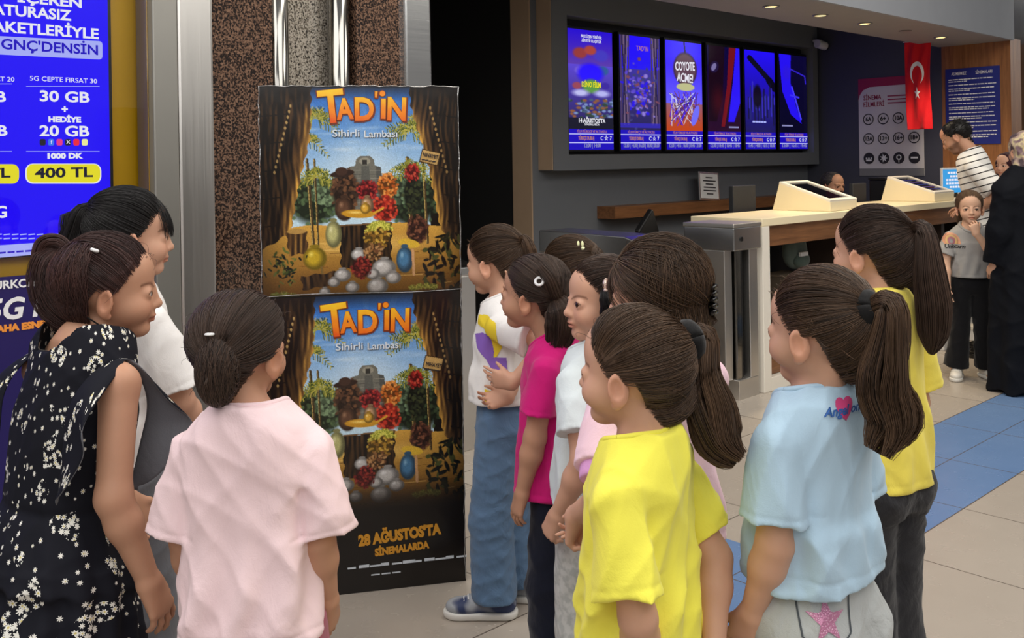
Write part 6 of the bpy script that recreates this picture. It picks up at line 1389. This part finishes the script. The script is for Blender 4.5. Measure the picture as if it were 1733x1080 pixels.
V = Vol(np.minimum(S_, E_) - .12, np.maximum(S_, E_) + .12, .0045); V.add(rc(S_ + d_ * .10 * q, S_ + d_ * .168 * q, .060 * q, .064 * q, True), 0); V.cut(S_ + d_ * .105 * q, -d_); v, f = V.mesh(1); link('sleeve_band', fast_mesh('sleeve_band', v, f), C_['lilac_jersey'], K['root'])
trousers(K, C_['black_cloth'], top=.56, knee=.07, cuff=.075)
for sd in (-1, 1):
    hp, kn, an = K['g']['_leg%d' % sd]
    for j in (-1, 0, 1): MB().tube([hp + np.array([sd * .084 * q, j * .014, .02]), (hp + kn) / 2 + np.array([sd * .082 * q, j * .013, 0]), kn + np.array([sd * .068 * q, j * .012, 0]), an + np.array([sd * .064 * q, j * .012, .03])], .004, 6).build('side_stripe', M['paperwhite'], K['root'])
shoes(K, white_shoe, white_sole); rs = K['rs']; T0 = P_(K, .090, -.02, -.015)
hair_obj('hair', [cap(.014, .0, .02), swept(1500, T0, rs, .020, .0, .005), falling(1100, rs, -.20, (1.5, math.pi), .026, .006, pts=22, shade=.45), flyaways(140, rs)], HAIRM('brown'), K['root'], K['C'], K['R'], K['s'])
cp = P_(K, .104, -.03, -.005); mb = MB(); c0 = K['C'] + K['R'] @ cp * K['s']; ex = K['RZ'].T
for j in range(5): mb.tube([c0 + ex @ np.array(p) for p in ((.0, -.01, .03 - j * .013), (.016, -.03, .028 - j * .013), (.004, -.05, .026 - j * .012))], [.006, .005, .003], 8)
mb.tube([c0 + ex @ np.array((.004, -.012, .036)), c0 + ex @ np.array((.008, -.012, -.034))], .009, 10); mb.build('claw_clip', plain('black_clip', (14, 13, 15), .2), K['root'])
# 13. small girl in the grey shirt, facing the camera
K = person(dict(px=1641, py=353, Y=6.40, yaw=166, hyaw=162, pitch=2, hs=1.02, res=.0034, cres=.0052, skin='skin_fair', seed=131, gaze=(-.1, 0), foot={-1: (-.095, .0, 0), 1: (.100, .03, 0)}, toe=14,
    armL=dict(w=(1652, 396, 6.23), pole=(-.6, .2, -1), d=(.25, .1, 1), n=(.1, -1, .1), curl=(.9, 1.0, 1.1, 1.2)), armR=dict(w=(1604, 487, 6.35), pole=(.6, -1, 0)),
    label='small person in a grey T-shirt facing the camera, hand at the mouth'))
tee(K, C_['grey_marl_jersey'], hem=.545, w=.96, slv=.125, sr=1.1); collar(K, C_['grey_marl_jersey'], .009); trousers(K, C_['black_cloth'], top=.58, knee=.060, flare=.082, crop=.075); shoes(K, white_shoe, white_sole)
look = K['RZ'].T @ np.array([0, 1.0, 0]); right = K['RZ'].T @ np.array([1.0, 0, 0])
for nm, cc, r_ in (('rainbow_print', (206, 150, 120), .044), ('rainbow_print', (214, 176, 120), .034), ('rainbow_print', (170, 110, 120), .024)):
    p_, f_ = grid_shape(lambda x, y, r_=r_: r_ - .012 < math.hypot(x, y * .8) < r_ and y > -.02, -.06, .06, -.03, .08, 72); decal(K, 't_shirt', p_, f_, plain(nm + str(r_), cc, .8), nm, K['pix'](1634, 412, 6.2), right, (0, 0, 1), look, .003)
text_decal(K, 't_shirt', 'Unicorn', .034, M['ink'], 'script_print', K['pix'](1636, 421, 6.2), right, (0, 0, 1), look, bold=.0012, shear=.3, lift=.004)
T0 = np.array([0, -.098, .02]); basic_hair(K, 'fair', 1000, T0, off=.014); pony(K, 'fair', [T0, (0.02, -.13, .0), (.04, -.13, -.06), (.05, -.11, -.11)], [.012, .028, .034, .012], 220)
# 14. man in the striped shirt leaning over the counter
t = NT('striped_jersey'); sp_ = t.node('ShaderNodeSeparateXYZ'); t.l.new(t.attr('wrap', 'Vector'), sp_.inputs[0])
stp = t.math('LESS_THAN', t.math('FRACT', t.math('MULTIPLY', sp_.outputs[1], 1 / .046)), .17); t.set(color=t.mix(stp, t.mix(t.noise(8, 2), s2l((226, 224, 220)), s2l((238, 236, 232))), s2l((34, 32, 34))), rough=.85); M['striped'] = t.m
K = person(dict(px=1618, py=232, Y=7.20, yaw=62, hyaw=54, pitch=34, lean=17, hs=1.12, man=True, beard=True, res=.0042, cres=.0055, skin='skin_tan', seed=141, name='person',
    armL=dict(w=(1646, 356, 7.0), pole=(-.3, -1, -.3), d=(0, 1, -.1), n=(.3, 0, -1)), armR=dict(w=(1640, 352, 7.4), pole=(.4, -1, -.3), d=(0, 1, -.1), n=(-.3, 0, -1)),
    label='person with short dark hair in a white shirt with black stripes at the counter'))
tee(K, M['striped'], hem=.50, w=1.0, slv=.15, sr=1.05, uv=True, neck=.95); trousers(K, C_['navy_cloth'], top=.56); shoes(K, black_shoe, black_shoe)
def short_hair(K, kind, off=.008, n=1500, fr_=.016):
    rs = K['rs']; ph, z = roots(n, rs, fr_, .0); p = scalp_pt(ph, z, off); o = (p - HC); o /= np.linalg.norm(o, axis=1, keepdims=True); tt = np.linspace(0, 1, 5)
    P = p[:, None] + o[:, None] * (.0035 * tt[None, :, None]) + np.stack([rs.normal(0, .003, n), -.010 - rs.uniform(0, .006, n), rs.normal(0, .003, n)], -1)[:, None] * tt[None, :, None]
    hair_obj('hair', [cap(off, fr_), strands(P, .0012, .0006, np.clip(rs.normal(.35, .2, n), 0, 1))], HAIRM(kind), K['root'], K['C'], K['R'], K['s'])
short_hair(K, 'black', .007)
# 15. woman in the long navy coat with the patterned headscarf
K = person(dict(px=1734, py=256, Y=6.05, yaw=20, hyaw=8, hs=1.08, h=None, res=.005, cres=.006, skin='skin', seed=151, eyes=False,
    label='person in a long dark navy coat and patterned headscarf at the right edge'))
q, h, B, sz = K['q'], K['h'], K['B'], K['sh_z']; V = Vol((-.5, -.4, 0), (.5, .4, h), .0065)
rows = [(.012, 0, 0, .25, .21), (.25 * h, 0, 0, .235, .195), (.5 * h, 0, 0, .215, .175), (.64 * h, 0, 0, .19, .15), (.75 * h, 0, 0, .20, .15), (sz - .01, 0, -.01, .185, .12), (sz + .05, 0, -.012, .11, .09), (sz + .085, 0, -.012, .07, .07)]
V.add(loft(rows, (0, 0, 0), None, 2.2), 0)
for sd in (-1, 1):
    S_, E_, W_ = K['SH'][sd], K['EL'][sd], K['WR'][sd]; V.add(rc(B(sd * .05, -.01, sz + .03), S_, .06, .075), .03); V.add(rc(S_, E_, .082, .074), .03); V.add(rc(E_, E_ + (W_ - E_) * .95, .072, .066, True), .03)
V.ripple(folds(3, .006, .2)); V.ripple(lambda x, y, z: -.012 * np.sin(np.arctan2(x, y) * 9) * np.clip((.6 * h - z) / (.4 * h), 0, 1)); v, f = V.mesh(2); link('coat', fast_mesh('coat', v, f), cloth('dark_navy_coat', (9, 12, 20), sheen=0), K['root'])
t = NT('patterned_scarf'); n_ = t.noise(13, 2); t.set(color=t.ramp(n_, [(.38, s2l((84, 68, 74))), (.46, s2l((176, 150, 140))), (.55, s2l((222, 206, 160))), (.62, s2l((130, 104, 112)))]), rough=.6); C, R, s = K['C'], K['R'], K['s']
V = Vol(C - .24, C + .22, .005); E = lambda c, r, k=.03: V.add(el(C + R @ np.array(c) * s, np.array(r) * s, R), k); E((0, -.016, .026), (.088, .104, .094)); E((0, -.03, -.06), (.082, .080, .09)); V.add(rc(C + R @ np.array([0, -.01, -.10]) * s, B(0, -.015, sz + .05), .075, .095), .03); E((0, -.11, -.01), (.05, .045, .055))
V.sub(el(C + R @ np.array([0, .12, -.012]) * s, np.array([.058, .085, .088]) * s, R), .01); V.ripple(folds(9, .006, .09)); v, f = V.mesh(2); link('headscarf', fast_mesh('headscarf', v, f), t.m, K['root'])
# 16. person half hidden between the man and the woman
K = person(dict(px=1703, py=281, Y=7.85, yaw=118, hyaw=118, hs=1.0, res=.005, cres=.006, skin='skin', seed=161, label='person half hidden between the striped shirt and the navy coat, dark red headscarf'))
tee(K, C_['black_cloth'], hem=.5, slv=.2); trousers(K, C_['black_cloth'], top=.56); C, R, s = K['C'], K['R'], K['s']
V = Vol(C - .22, C + .2, .005); E = lambda c, r, k=.03: V.add(el(C + R @ np.array(c) * s, np.array(r) * s, R), k); E((0, -.016, .026), (.082, .10, .090)); E((0, -.03, -.06), (.078, .076, .09)); V.add(rc(C + R @ np.array([0, -.01, -.10]) * s, K['B'](0, -.015, K['sh_z'] + .05), .07, .09), .03)
V.sub(el(C + R @ np.array([0, .12, -.018]) * s, np.array([.056, .085, .088]) * s, R), .01); V.ripple(folds(9, .004, .09)); v, f = V.mesh(2); link('headscarf', fast_mesh('headscarf', v, f), cloth('dark_red_scarf', (54, 26, 34)), K['root']); shoes(K, black_shoe, black_shoe)
# 17. cashier seated behind the counter
K = person(dict(px=1410, py=314, Y=8.85, yaw=214, hyaw=208, pitch=8, hs=1.13, h=1.72, man=True, beard=True, seated=True, res=.0042, cres=.006, skin='skin_tan', seed=171,
    label='seated cashier with short greying hair and beard in dark clothes behind the counter'))
tee(K, C_['cashier_navy'], hem=.47, slv=.16); trousers(K, C_['black_cloth'], top=.53); short_hair(K, 'grey', .006)
ch = thing('stool', 'dark office stool under the seated cashier', 'stool', (K['base'][0], K['base'][1], 0), math.radians(214)); pz = K['base'][2] + .5 * K['h'] - .19
MB().tube([(0, 0, pz - .08), (0, 0, pz)], .2, 24).build('seat', M['black'], ch, .01); MB().tube([(0, 0, .05), (0, 0, pz - .08)], .03, 12).build('column', M['black'], ch)
for j in range(5): MB().tube([(0, 0, .06), (.26 * math.cos(j * 1.2566), .26 * math.sin(j * 1.2566), .03)], [.022, .014], 8).build('leg', M['black'], ch)
